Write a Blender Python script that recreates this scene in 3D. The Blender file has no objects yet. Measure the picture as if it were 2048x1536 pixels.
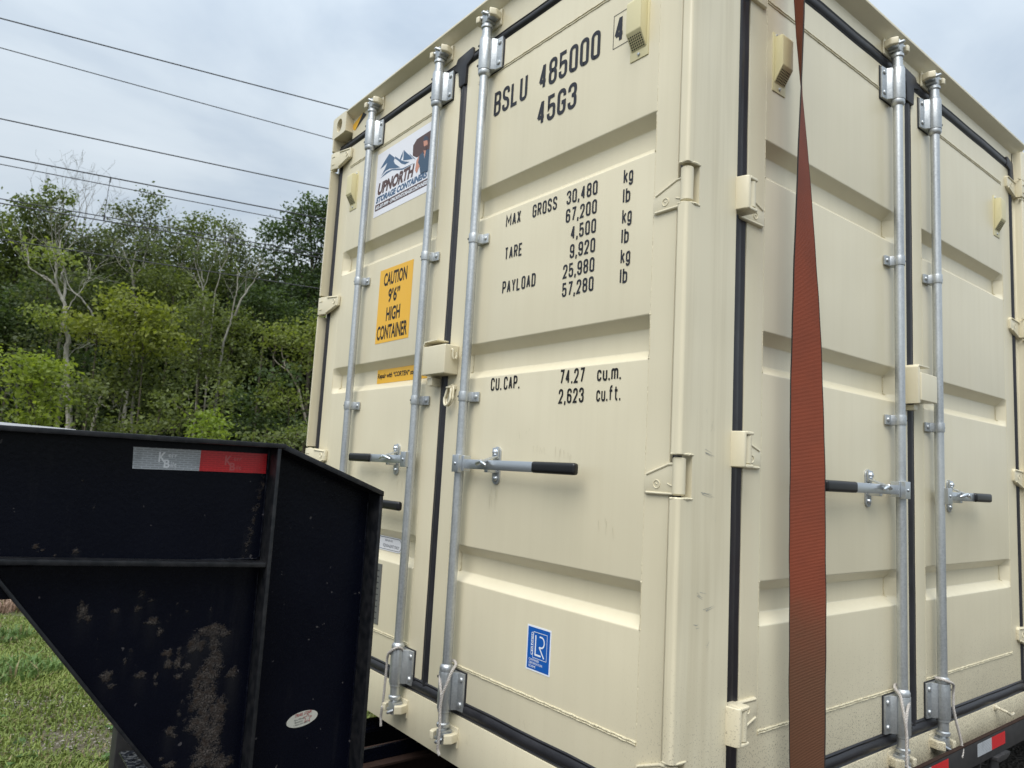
import bpy, bmesh, math, random
import numpy as np
from mathutils import Vector, Matrix
rnd = random.Random(7)
R = math.radians
scn = bpy.context.scene
col = scn.collection

# ------------------------------------------------------------------ camera
CAM = (-1.5146, -1.2065, 1.0372)
yaw, pit, rol = 0.90454, 0.11803, 0.05563
fw = Vector((math.cos(pit)*math.cos(yaw), math.cos(pit)*math.sin(yaw), math.sin(pit)))
rt = Vector((math.sin(yaw), -math.cos(yaw), 0)); up = rt.cross(fw)
r2 = rt*math.cos(rol)+up*math.sin(rol); u2 = up*math.cos(rol)-rt*math.sin(rol)
cd = bpy.data.cameras.new('camera'); cam = bpy.data.objects.new('camera', cd); col.objects.link(cam)
cd.sensor_width = 36; cd.lens = 1448/2048*36; cd.clip_start = .02; cd.clip_end = 2000
cd.dof.use_dof = True; cd.dof.focus_distance = 2.3; cd.dof.aperture_fstop = 6.5
m3 = Matrix((r2, u2, -fw)).transposed()
cam.matrix_world = Matrix.Translation(CAM) @ m3.to_4x4()
scn.camera = cam

# ------------------------------------------------------------------ sky and sun
SUN_EL, SUN_AZ = 56.0, 212.0          # azimuth measured from +x towards +y
EXPOSURE = 1.2
sd = Vector((math.cos(R(SUN_EL))*math.cos(R(SUN_AZ)), math.cos(R(SUN_EL))*math.sin(R(SUN_AZ)), math.sin(R(SUN_EL))))
W = bpy.data.worlds.new('World'); scn.world = W; W.use_nodes = True
nt = W.node_tree; nt.nodes.clear()
def nn(t, typ, **k):
    n = t.nodes.new(typ)
    for a, b in k.items(): setattr(n, a, b)
    return n
def mth(t, op, a, b=None, clamp=False):
    n = nn(t, 'ShaderNodeMath', operation=op); n.use_clamp = clamp
    for i, v in enumerate((a, b)):
        if v is None: continue
        if isinstance(v, (int, float)): n.inputs[i].default_value = v
        else: t.links.new(v, n.inputs[i])
    return n.outputs[0]
def mixc(t, f, a, b, mode='MIX'):
    n = nn(t, 'ShaderNodeMix', data_type='RGBA', blend_type=mode)
    for s, v in ((n.inputs[0], f), (n.inputs[6], a), (n.inputs[7], b)):
        if isinstance(v, (int, float)): s.default_value = v
        elif isinstance(v, tuple): s.default_value = (*v[:3], 1)
        else: t.links.new(v, s)
    return n.outputs[2]
def ramp(t, f, stops):
    n = nn(t, 'ShaderNodeValToRGB'); e = n.color_ramp.elements
    while len(e) < len(stops): e.new(.5)
    for i, (p, c) in enumerate(stops):
        e[i].position = p; e[i].color = (c, c, c, 1) if isinstance(c, (int, float)) else (*c, 1)
    t.links.new(f, n.inputs[0]); return n.outputs[0]
sky = nn(nt, 'ShaderNodeTexSky', sky_type='NISHITA', sun_disc=False)
sky.sun_elevation = R(SUN_EL); sky.sun_rotation = R(90-SUN_AZ)
tc = nn(nt, 'ShaderNodeTexCoord'); sep = nn(nt, 'ShaderNodeSeparateXYZ'); nt.links.new(tc.outputs['Generated'], sep.inputs[0])
zc = mth(nt, 'MAXIMUM', sep.outputs[2], 0.0); zd = mth(nt, 'ADD', zc, .22)
cmb = nn(nt, 'ShaderNodeCombineXYZ')
nt.links.new(mth(nt, 'DIVIDE', sep.outputs[0], zd), cmb.inputs[0]); nt.links.new(mth(nt, 'DIVIDE', sep.outputs[1], zd), cmb.inputs[1])
n1 = nn(nt, 'ShaderNodeTexNoise'); n1.inputs['Scale'].default_value = 1.7; n1.inputs['Detail'].default_value = 6; n1.inputs['Roughness'].default_value = .5
n1.inputs['Distortion'].default_value = .4
nt.links.new(cmb.outputs[0], n1.inputs[0])
f1 = ramp(nt, n1.outputs[0], [(.30, 0.0), (.70, 1.0)])
cloud = mixc(nt, f1, (4.15, 4.85, 5.60), (5.95, 6.55, 7.05))
cover = ramp(nt, n1.outputs[0], [(.25, .72), (.5, .97)])
skc = mixc(nt, cover, sky.outputs[0], cloud)
zen = mth(nt, 'ADD', mth(nt, 'MULTIPLY', mth(nt, 'POWER', zc, 3.0), 1.0), mth(nt, 'ADD', mth(nt, 'MULTIPLY', zc, .10), .50))    # an overcast sky is brighter overhead
zc3 = nn(nt, 'ShaderNodeCombineXYZ')
for i in range(3): nt.links.new(zen, zc3.inputs[i])
skf = mixc(nt, 1.0, skc, zc3.outputs[0], 'MULTIPLY')
bg = nn(nt, 'ShaderNodeBackground'); bg.inputs[1].default_value = .1; nt.links.new(skf, bg.inputs[0])
wo = nn(nt, 'ShaderNodeOutputWorld'); nt.links.new(bg.outputs[0], wo.inputs[0])
sl = bpy.data.lights.new('sun', 'SUN'); sl.energy = 1.4; sl.angle = R(50); sl.color = (1, .96, .9)
so = bpy.data.objects.new('sun', sl); col.objects.link(so); so.rotation_euler = sd.to_track_quat('Z', 'Y').to_euler()
scn.view_settings.view_transform = 'Standard'; scn.view_settings.look = 'None'
scn.view_settings.exposure = EXPOSURE; scn.view_settings.gamma = 1; scn.view_settings.use_curve_mapping = False
scn.render.film_transparent = False

# ------------------------------------------------------------------ materials
MATS = {}
def mat(name, base, rough=.5, metal=0.0, spec=.5, fn=None):
    m = bpy.data.materials.new(name); m.use_nodes = True; t = m.node_tree
    b = t.nodes['Principled BSDF']; b.inputs['Base Color'].default_value = (*base, 1)
    b.inputs['Roughness'].default_value = rough; b.inputs['Metallic'].default_value = metal
    b.inputs['Specular IOR Level'].default_value = spec
    if fn: fn(t, b)
    MATS[name] = m; return m
def gpos(t):
    return nn(t, 'ShaderNodeNewGeometry').outputs['Position']
def noise(t, vec, sc, det=3, rough=.5, st=None):
    if st is not None:
        mp = nn(t, 'ShaderNodeMapping'); mp.inputs['Scale'].default_value = st; t.links.new(vec, mp.inputs[0]); vec = mp.outputs[0]
    n = nn(t, 'ShaderNodeTexNoise'); n.inputs['Scale'].default_value = sc; n.inputs['Detail'].default_value = det; n.inputs['Roughness'].default_value = rough
    t.links.new(vec, n.inputs[0]); return n.outputs[0]
def bump(t, b, h, st, dist):
    n = nn(t, 'ShaderNodeBump'); n.inputs['Strength'].default_value = st; n.inputs['Distance'].default_value = dist
    t.links.new(h, n.inputs['Height']); t.links.new(n.outputs[0], b.inputs['Normal'])
def f_cream(streak, dirt):
    def fn(t, b):
        p = gpos(t)
        big = noise(t, p, 1.6, 3)
        st = noise(t, p, 26, 5, .6, (1, 1, .035))
        fine = noise(t, p, 420, 2)
        c = mixc(t, ramp(t, big, [(.35, 0.), (.65, 1.)]), (.690, .628, .455), (.722, .660, .485))
        c = mixc(t, mth(t, 'MULTIPLY', ramp(t, st, [(.45, 0.), (.62, 1.)]), streak), c, (.54, .475, .32))
        hz_ = noise(t, p, .9, 4, .6, (1, 1, .5)); c = mixc(t, mth(t, 'MULTIPLY', ramp(t, hz_, [(.42, 0.), (.66, 1.)]), .35), c, (.600, .545, .400))
        # small dark specks and scuffs
        sp = ramp(t, noise(t, p, 95, 2), [(.75, 0.), (.79, 1.)])
        c = mixc(t, mth(t, 'MULTIPLY', sp, .05), c, (.25, .21, .14))
        if dirt:
            s = nn(t, 'ShaderNodeSeparateXYZ'); t.links.new(p, s.inputs[0])
            mr = nn(t, 'ShaderNodeMapRange'); mr.inputs[1].default_value = .75; mr.inputs[2].default_value = .0
            t.links.new(s.outputs[2], mr.inputs[0])
            # mud flung up from the road: denser low on the long side
            low = mth(t, 'POWER', mr.outputs[0], 1.6)
            my = nn(t, 'ShaderNodeMapRange'); my.inputs[1].default_value = .25; my.inputs[2].default_value = .0; my.inputs[3].default_value = .12
            t.links.new(s.outputs[1], my.inputs[0])
            low = mth(t, 'MULTIPLY', low, my.outputs[0])
            n2 = noise(t, p, 210, 3, .6)
            spk = ramp(t, mth(t, 'ADD', n2, mth(t, 'MULTIPLY', low, .14)), [(.635, 0.), (.70, 1.)])
            c = mixc(t, mth(t, 'MULTIPLY', mth(t, 'MULTIPLY', spk, mth(t, 'MULTIPLY', low, 2.2, True)), .78), c, (.17, .14, .10))
            c = mixc(t, mth(t, 'MULTIPLY', low, mth(t, 'MULTIPLY', noise(t, p, 9, 4), .55)), c, (.36, .32, .24))
        t.links.new(c, b.inputs['Base Color'])
        rr = mth(t, 'ADD', mth(t, 'MULTIPLY', st, .16), .30); t.links.new(rr, b.inputs['Roughness'])
        wav = noise(t, p, 2.2, 1)
        h = mth(t, 'ADD', mth(t, 'MULTIPLY', wav, 2.6), mth(t, 'ADD', mth(t, 'MULTIPLY', fine, .035), mth(t, 'MULTIPLY', st, .07)))
        bump(t, b, h, .8, .006)
        b.inputs['Coat Weight'].default_value = .22; b.inputs['Coat Roughness'].default_value = .22
    return fn
mat('cream_paint', (.66, .61, .46), .4, 0, .45, f_cream(.09, True))
mat('cream_post', (.66, .61, .46), .4, 0, .45, f_cream(.42, True))
def f_post(t, b):
    f_cream(.5, True)(t, b)
mat('cream_plastic', (.66, .60, .36), .42, 0, .4)
def f_weld(t, b):
    p = gpos(t); n = noise(t, p, 120, 3); bump(t, b, n, 1, .006)
    c = mixc(t, n, (.60, .54, .38), (.72, .66, .47)); t.links.new(c, b.inputs['Base Color'])
mat('weld_paint', (.7, .66, .5), .35, 0, .5, f_weld)
def f_galv(t, b):
    p = gpos(t)
    v = nn(t, 'ShaderNodeTexVoronoi'); v.inputs['Scale'].default_value = 130; t.links.new(p, v.inputs[0])
    n = noise(t, p, 9, 4, .6, (1, 1, .25)); n2 = noise(t, p, 60, 3)
    c = mixc(t, ramp(t, n, [(.3, 0.), (.7, 1.)]), (.30, .325, .35), (.58, .605, .61))
    c = mixc(t, mth(t, 'MULTIPLY', ramp(t, v.outputs['Distance'], [(.0, 0.), (1., 1.)]), .35), c, (.75, .77, .78))
    t.links.new(c, b.inputs['Base Color'])
    t.links.new(mth(t, 'ADD', mth(t, 'MULTIPLY', n2, .25), .28), b.inputs['Roughness'])
    bump(t, b, n2, .25, .002)
mat('galvanised', (.5, .52, .54), .4, .75, .5, f_galv)
mat('zinc', (.62, .65, .68), .3, .9, .5)
def f_rubber(t, b):
    p = gpos(t); n = noise(t, p, 14, 4)
    t.links.new(mixc(t, n, (.008, .008, .010), (.028, .028, .034)), b.inputs['Base Color'])
    t.links.new(mth(t, 'ADD', mth(t, 'MULTIPLY', n, .3), .28), b.inputs['Roughness']); bump(t, b, n, .4, .004)
mat('rubber', (.014, .014, .017), .42, 0, .5, f_rubber)
mat('grip', (.008, .008, .009), .32, 0, .5)
mat('dark_hole', (.01, .009, .008), .8)
mat('ink', (.022, .024, .032), .5, 0, .3)
mat('ink_black', (.012, .012, .013), .5, 0, .3)
def f_black(rust):
    def fn(t, b):
        p = gpos(t)
        s = nn(t, 'ShaderNodeSeparateXYZ'); t.links.new(p, s.inputs[0])
        big = noise(t, p, 3.0, 4, .6); fine = noise(t, p, 90, 4, .65)
        c = mixc(t, ramp(t, big, [(.35, 0.), (.7, 1.)]), (.0014, .0020, .0055), (.0030, .0038, .0085))
        sm = ramp(t, noise(t, p, 12, 5, .7, (1, 1, .12)), [(.60, 0.), (.80, 1.)])
        c = mixc(t, mth(t, 'MULTIPLY', sm, .22), c, (.030, .029, .030))
        chips = ramp(t, noise(t, p, 46, 2), [(.735, 0.), (.755, 1.)])
        c = mixc(t, mth(t, 'MULTIPLY', chips, .45), c, (.12, .11, .11))
        r = mth(t, 'ADD', mth(t, 'MULTIPLY', fine, .2), .16)
        if rust:
            at_ = nn(t, 'ShaderNodeAttribute', attribute_name='wear'); sw = nn(t, 'ShaderNodeSeparateColor'); t.links.new(at_.outputs['Color'], sw.inputs[0])
            f2 = noise(t, p, 260, 3, .7); f3 = noise(t, p, 70, 3, .6)
            f = mth(t, 'ADD', sw.outputs[0], mth(t, 'ADD', mth(t, 'MULTIPLY', mth(t, 'SUBTRACT', f2, .5), 1.1), mth(t, 'MULTIPLY', mth(t, 'SUBTRACT', f3, .5), 1.3)))
            rf = mth(t, 'MULTIPLY', ramp(t, f, [(.38, 0.), (.72, 1.)]), ramp(t, sw.outputs[0], [(.04, 0.), (.3, 1.)]))
            rc = mixc(t, ramp(t, f2, [(.40, 0.), (.64, 1.)]), (.014, .012, .011), (.120, .102, .088))
            rc = mixc(t, ramp(t, f3, [(.45, 0.), (.65, 1.)]), rc, (.036, .025, .018))
            c = mixc(t, mth(t, 'MULTIPLY', rf, .72), c, rc)
            c = mixc(t, mth(t, 'MULTIPLY', sw.outputs[1], .55), c, (.020, .020, .021))
            r = mth(t, 'ADD', r, mth(t, 'MULTIPLY', rf, .55))
            h = mth(t, 'MULTIPLY', rf, fine)
            bump(t, b, mth(t, 'ADD', h, mth(t, 'MULTIPLY', fine, .1)), .8, .006)
        else:
            bump(t, b, fine, .25, .003)
        t.links.new(c, b.inputs['Base Color']); t.links.new(r, b.inputs['Roughness'])
    return fn
mat('black_paint', (.005, .005, .01), .25, 0, .13, f_black(False))
mat('black_rusty', (.005, .005, .01), .3, 0, .13, f_black(True))
mat('rail_paint', (.02, .021, .024), .5, 0, .4, lambda t, b: t.links.new(mixc(t, noise(t, gpos(t), 30, 4), (.012, .013, .016), (.045, .043, .042)), b.inputs['Base Color']))
mat('flange_paint', (.014, .015, .018), .38, 0, .35, lambda t, b: t.links.new(mixc(t, ramp(t, noise(t, gpos(t), 40, 4, .6), [(.4, 0.), (.7, 1.)]), (.005, .006, .008), (.019, .019, .021)), b.inputs['Base Color']))
mat('step_steel', (.05, .055, .065), .35, .5, .5, lambda t, b: t.links.new(mixc(t, ramp(t, noise(t, gpos(t), 70, 3), [(.5, 0.), (.6, 1.)]), (.020, .024, .034), (.16, .17, .18)), b.inputs['Base Color']))
mat('rust', (.07, .035, .022), .85, 0, .2, lambda t, b: t.links.new(mixc(t, noise(t, gpos(t), 60, 4), (.012, .007, .006), (.045, .024, .017)), b.inputs['Base Color']))
def f_tape(colr, pat):
    def fn(t, b):
        p = gpos(t)
        br = nn(t, 'ShaderNodeTexBrick'); br.offset = .5; br.inputs['Scale'].default_value = 30
        br.inputs['Mortar Size'].default_value = .04; br.inputs['Brick Width'].default_value = .5; br.inputs['Row Height'].default_value = .16
        mp = nn(t, 'ShaderNodeMapping'); mp.inputs['Rotation'].default_value = (R(90), R(28), 0); t.links.new(p, mp.inputs[0]); t.links.new(mp.outputs[0], br.inputs[0])
        d = noise(t, p, 35, 4)
        c = mixc(t, mth(t, 'MULTIPLY', br.outputs['Fac'], pat), colr, tuple(min(1, x*1.9+.03) for x in colr))
        c = mixc(t, mth(t, 'MULTIPLY', ramp(t, d, [(.55, 0.), (.8, 1.)]), .5), c, tuple(x*.45 for x in colr))
        t.links.new(c, b.inputs['Base Color'])
    return fn
mat('tape_white', (.40, .42, .44), .3, 0, .5, f_tape((.31, .33, .35), .5))
mat('tape_red', (.42, .012, .015), .3, 0, .5, f_tape((.50, .007, .012), .25))
mat('tape_print', (.80, .82, .84), .35)
mat('tape_print_red', (.55, .10, .10), .35)
def f_strap(t, b):
    p = gpos(t); s = nn(t, 'ShaderNodeSeparateXYZ'); t.links.new(p, s.inputs[0])
    w = nn(t, 'ShaderNodeTexWave', wave_type='BANDS', bands_direction='Z'); w.inputs['Scale'].default_value = 78
    w.inputs['Distortion'].default_value = 1.2; w.inputs['Detail'].default_value = 2; w.inputs['Detail Scale'].default_value = 1.5
    t.links.new(p, w.inputs[0])
    ln = noise(t, p, 300, 2, .5, (1, 1, .02)); n = noise(t, p, 7, 4, .6)
    c = mixc(t, w.outputs[0], (.175, .038, .018), (.235, .058, .028))
    c = mixc(t, mth(t, 'MULTIPLY', ramp(t, n, [(.4, 0.), (.75, 1.)]), .5), c, (.12, .035, .02))
    mr = nn(t, 'ShaderNodeMapRange'); mr.inputs[1].default_value = .80; mr.inputs[2].default_value = .50; mr.interpolation_type = 'SMOOTHSTEP'
    t.links.new(mth(t, 'ADD', s.outputs[2], mth(t, 'MULTIPLY', mth(t, 'SUBTRACT', n, .5), .35)), mr.inputs[0])
    c = mixc(t, mth(t, 'MULTIPLY', mr.outputs[0], .80), c, mixc(t, w.outputs[0], (.040, .022, .013), (.145, .083, .048)))
    t.links.new(c, b.inputs['Base Color']); bump(t, b, mth(t, 'ADD', w.outputs[0], mth(t, 'MULTIPLY', ln, .3)), .4, .0015)
mat('webbing', (.33, .07, .03), .7, 0, .25, f_strap)
mat('webbing_edge', (.018, .014, .013), .8)
def f_rope(t, b):
    p = gpos(t); t.links.new(mixc(t, noise(t, p, 180, 3), (.24, .21, .18), (.66, .63, .60)), b.inputs['Base Color'])
mat('rope', (.7, .68, .65), .75, 0, .2, f_rope)
mat('vinyl_white', (.76, .77, .82), .3, 0, .5)
mat('vinyl_yellow', (.80, .44, .028), .35, 0, .5)
mat('vinyl_blue', (.010, .105, .43), .3, 0, .5)
mat('print_white', (.80, .84, .90), .4)
mat('print_blue', (.055, .115, .21), .4)
mat('print_brown', (.075, .032, .026), .4)
mat('print_navy', (.030, .042, .075), .4)
mat('print_skin', (.55, .25, .17), .4)
mat('print_plaid', (.035, .075, .13), .4)
mat('print_red', (.30, .045, .045), .5)
mat('print_grey', (.16, .16, .15), .5)
mat('plate_metal', (.20, .20, .19), .5, .5)
mat('oval_white', (.50, .50, .44), .4, 0, .4, lambda t, b: t.links.new(mixc(t, noise(t, gpos(t), 25, 3), (.40, .38, .33), (.58, .59, .53)), b.inputs['Base Color']))
mat('board', (.75, .76, .78), .6, 0, .3, lambda t, b: t.links.new(mixc(t, ramp(t, noise(t, gpos(t), 90, 2), [(.68, 0.), (.73, 1.)]), (.75, .76, .78), (.2, .2, .2)), b.inputs['Base Color']))
mat('tyre', (.02, .02, .02), .8)
mat('cable', (.035, .036, .042), .6)
def f_leaf(t, b):
    a = nn(t, 'ShaderNodeAttribute', attribute_name='tint'); oi = nn(t, 'ShaderNodeObjectInfo')
    t.links.new(a.outputs['Color'], b.inputs['Base Color'])
    c = mixc(t, 1.0, a.outputs['Color'], oi.outputs['Color'], 'MULTIPLY'); t.links.new(c, b.inputs['Base Color'])
    tr = nn(t, 'ShaderNodeBsdfTranslucent'); t.links.new(mixc(t, 1.0, c, (1.3, 1.35, .6), 'MULTIPLY'), tr.inputs[0])
    mx = nn(t, 'ShaderNodeMixShader'); mx.inputs[0].default_value = .46
    t.links.new(b.outputs[0], mx.inputs[1]); t.links.new(tr.outputs[0], mx.inputs[2])
    t.links.new(mx.outputs[0], t.nodes['Material Output'].inputs[0])
mat('leaf', (.06, .1, .03), .55, 0, .3, f_leaf)
def f_bark(t, b):
    p = gpos(t); oi = nn(t, 'ShaderNodeObjectInfo')
    c = mixc(t, ramp(t, noise(t, p, 5, 4, .6, (1, 1, .4)), [(.35, 0.), (.65, 1.)]), (.30, .29, .26), (.66, .65, .61))
    t.links.new(mixc(t, 1.0, c, oi.outputs['Color'], 'MULTIPLY'), b.inputs['Base Color'])
mat('bark', (.25, .23, .2), .9, 0, .2, f_bark)
def f_grass(t, b):
    a = nn(t, 'ShaderNodeAttribute', attribute_name='tint')
    t.links.new(a.outputs['Color'], b.inputs['Base Color'])
    tr = nn(t, 'ShaderNodeBsdfTranslucent'); t.links.new(a.outputs['Color'], tr.inputs[0])
    mx = nn(t, 'ShaderNodeMixShader'); mx.inputs[0].default_value = .3
    t.links.new(b.outputs[0], mx.inputs[1]); t.links.new(tr.outputs[0], mx.inputs[2])
    t.links.new(mx.outputs[0], t.nodes['Material Output'].inputs[0])
mat('blade', (.08, .13, .03), .5, 0, .35, f_grass)
def f_ground(t, b):
    p = gpos(t); n = noise(t, p, .9, 6, .6); n2 = noise(t, p, 22, 5, .7)
    c = mixc(t, ramp(t, n, [(.42, 0.), (.56, 1.)]), (.075, .095, .030), (.10, .09, .055))
    c = mixc(t, ramp(t, n2, [(.4, 0.), (.7, 1.)]), c, (.15, .135, .10)); t.links.new(c, b.inputs['Base Color']); bump(t, b, n2, 1, .03)
mat('soil', (.13, .12, .07), .95, 0, .1, f_ground)
def f_gravel(t, b):
    p = gpos(t); v = nn(t, 'ShaderNodeTexVoronoi'); v.inputs['Scale'].default_value = 42; t.links.new(p, v.inputs[0])
    n = noise(t, p, 6, 4)
    c = mixc(t, v.outputs['Color'], (.05, .045, .038), (.14, .125, .11)); c = mixc(t, n, c, (.065, .057, .047))
    t.links.new(c, b.inputs['Base Color']); bump(t, b, v.outputs['Distance'], 1, .02)
mat('gravel', (.25, .23, .2), .9, 0, .2, f_gravel)
mat('stone', (.4, .38, .35), .85, 0, .2, lambda t, b: t.links.new(nn(t, 'ShaderNodeAttribute', attribute_name='tint').outputs['Color'], b.inputs['Base Color']))

# ------------------------------------------------------------------ mesh helpers
def setp(o, label=None, cat=None, group=None, kind=None):
    if label: o['label'] = label
    if cat: o['category'] = cat
    if group: o['group'] = group
    if kind: o['kind'] = kind
    return o
def empty(name, loc=(0, 0, 0)):
    o = bpy.data.objects.new(name, None); col.objects.link(o); o.location = loc; o.empty_display_size = .1; return o
IDM = lambda u, n, z: (u, n, z)
class MB:
    def __init__(s, f=IDM): s.v = []; s.f = []; s.m = f
    def P(s, p): s.v.append(s.m(*p)); return len(s.v)-1
    def quad(s, a, b, c, d): s.f.append(tuple(s.P(q) for q in (a, b, c, d)))
    def poly(s, pts): s.f.append(tuple(s.P(q) for q in pts))
    def box(s, a0, a1, b0, b1, c0, c1):
        i = [s.P((x, y, z)) for z in (c0, c1) for y in (b0, b1) for x in (a0, a1)]
        for q in ((0, 2, 3, 1), (4, 5, 7, 6), (0, 1, 5, 4), (2, 6, 7, 3), (0, 4, 6, 2), (1, 3, 7, 5)): s.f.append(tuple(i[k] for k in q))
    def prism(s, pts, d0, d1, ax):      # polygon in the two other axes, extruded along axis ax
        def mk(p, d):
            q = list(p); q.insert(ax, d); return s.P(q)
        a = [mk(p, d0) for p in pts]; b = [mk(p, d1) for p in pts]; n = len(pts)
        s.f.append(tuple(a[::-1])); s.f.append(tuple(b))
        for i in range(n): s.f.append((a[i], a[(i+1) % n], b[(i+1) % n], b[i]))
    def lathe(s, cu, cn, prof, n=20, cap=True):     # prof: (r, z) about a z axis
        rings = [[s.P((cu+r*math.cos(2*math.pi*k/n), cn+r*math.sin(2*math.pi*k/n), z)) for k in range(n)] for r, z in prof]
        for A, B in zip(rings, rings[1:]):
            for k in range(n): s.f.append((A[k], A[(k+1) % n], B[(k+1) % n], B[k]))
        if cap: s.f.append(tuple(rings[0][::-1])); s.f.append(tuple(rings[-1]))
    def disc_n(s, cu, cz, prof, n=14):               # revolve about the n axis: prof (r, n)
        rings = [[s.P((cu+r*math.cos(2*math.pi*k/n), nn_, cz+r*math.sin(2*math.pi*k/n))) for k in range(n)] for r, nn_ in prof]
        for A, B in zip(rings, rings[1:]):
            for k in range(n): s.f.append((A[k], A[(k+1) % n], B[(k+1) % n], B[k]))
        s.f.append(tuple(rings[0][::-1])); s.f.append(tuple(rings[-1]))
    def tube(s, path, r, n=8, closed=False, cap=True):
        P = [Vector(p) for p in path]; N = len(P); rs = r if isinstance(r, (list, tuple)) else [r]*N
        rings = []; prev = None
        for i in range(N):
            a = P[(i-1) % N] if (closed or i > 0) else P[i]; b = P[(i+1) % N] if (closed or i < N-1) else P[i]
            d = (b-a)
            d = d.normalized() if d.length > 1e-9 else Vector((0, 0, 1))
            if prev is None:
                x = d.orthogonal().normalized()
            else:
                x = prev-d*prev.dot(d); x = x.normalized() if x.length > 1e-6 else d.orthogonal().normalized()
            prev = x; y = d.cross(x)
            rings.append([s.P(tuple(P[i]+(x*math.cos(2*math.pi*k/n)+y*math.sin(2*math.pi*k/n))*rs[i])) for k in range(n)])
        R_ = rings+[rings[0]] if closed else rings
        for A, B in zip(R_, R_[1:]):
            for k in range(n): s.f.append((A[k], A[(k+1) % n], B[(k+1) % n], B[k]))
        if not closed and cap: s.f.append(tuple(rings[0][::-1])); s.f.append(tuple(rings[-1]))
    def mesh(s, name):
        me = bpy.data.meshes.new(name); me.from_pydata(s.v, [], s.f); me.validate(); me.update(); return me
    def build(s, name, m, parent=None, bevel=0, smooth=True, seg=2, ang=35, fix=True):
        me = s.mesh(name)
        if fix:
            bm = bmesh.new(); bm.from_mesh(me); bmesh.ops.recalc_face_normals(bm, faces=bm.faces)
            if bevel:
                ed = [e for e in bm.edges if len(e.link_faces) == 2 and e.calc_face_angle(0) > R(30)]
                try: bmesh.ops.bevel(bm, geom=ed, offset=bevel, segments=seg, profile=.6, affect='EDGES', clamp_overlap=True)
                except Exception: pass
            bm.to_mesh(me); bm.free()
        if smooth: me.shade_smooth(); me.set_sharp_from_angle(angle=R(ang))
        me.materials.append(MATS[m])
        o = bpy.data.objects.new(name, me); col.objects.link(o)
        if parent: o.parent = parent
        return o
DE, DS = .045, .037          # door planes: end wall x = DE, side wall y = DS
E_ = lambda u, n, z: (DE-n, u, z)
S_ = lambda u, n, z: (u, DS-n, z)

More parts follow.
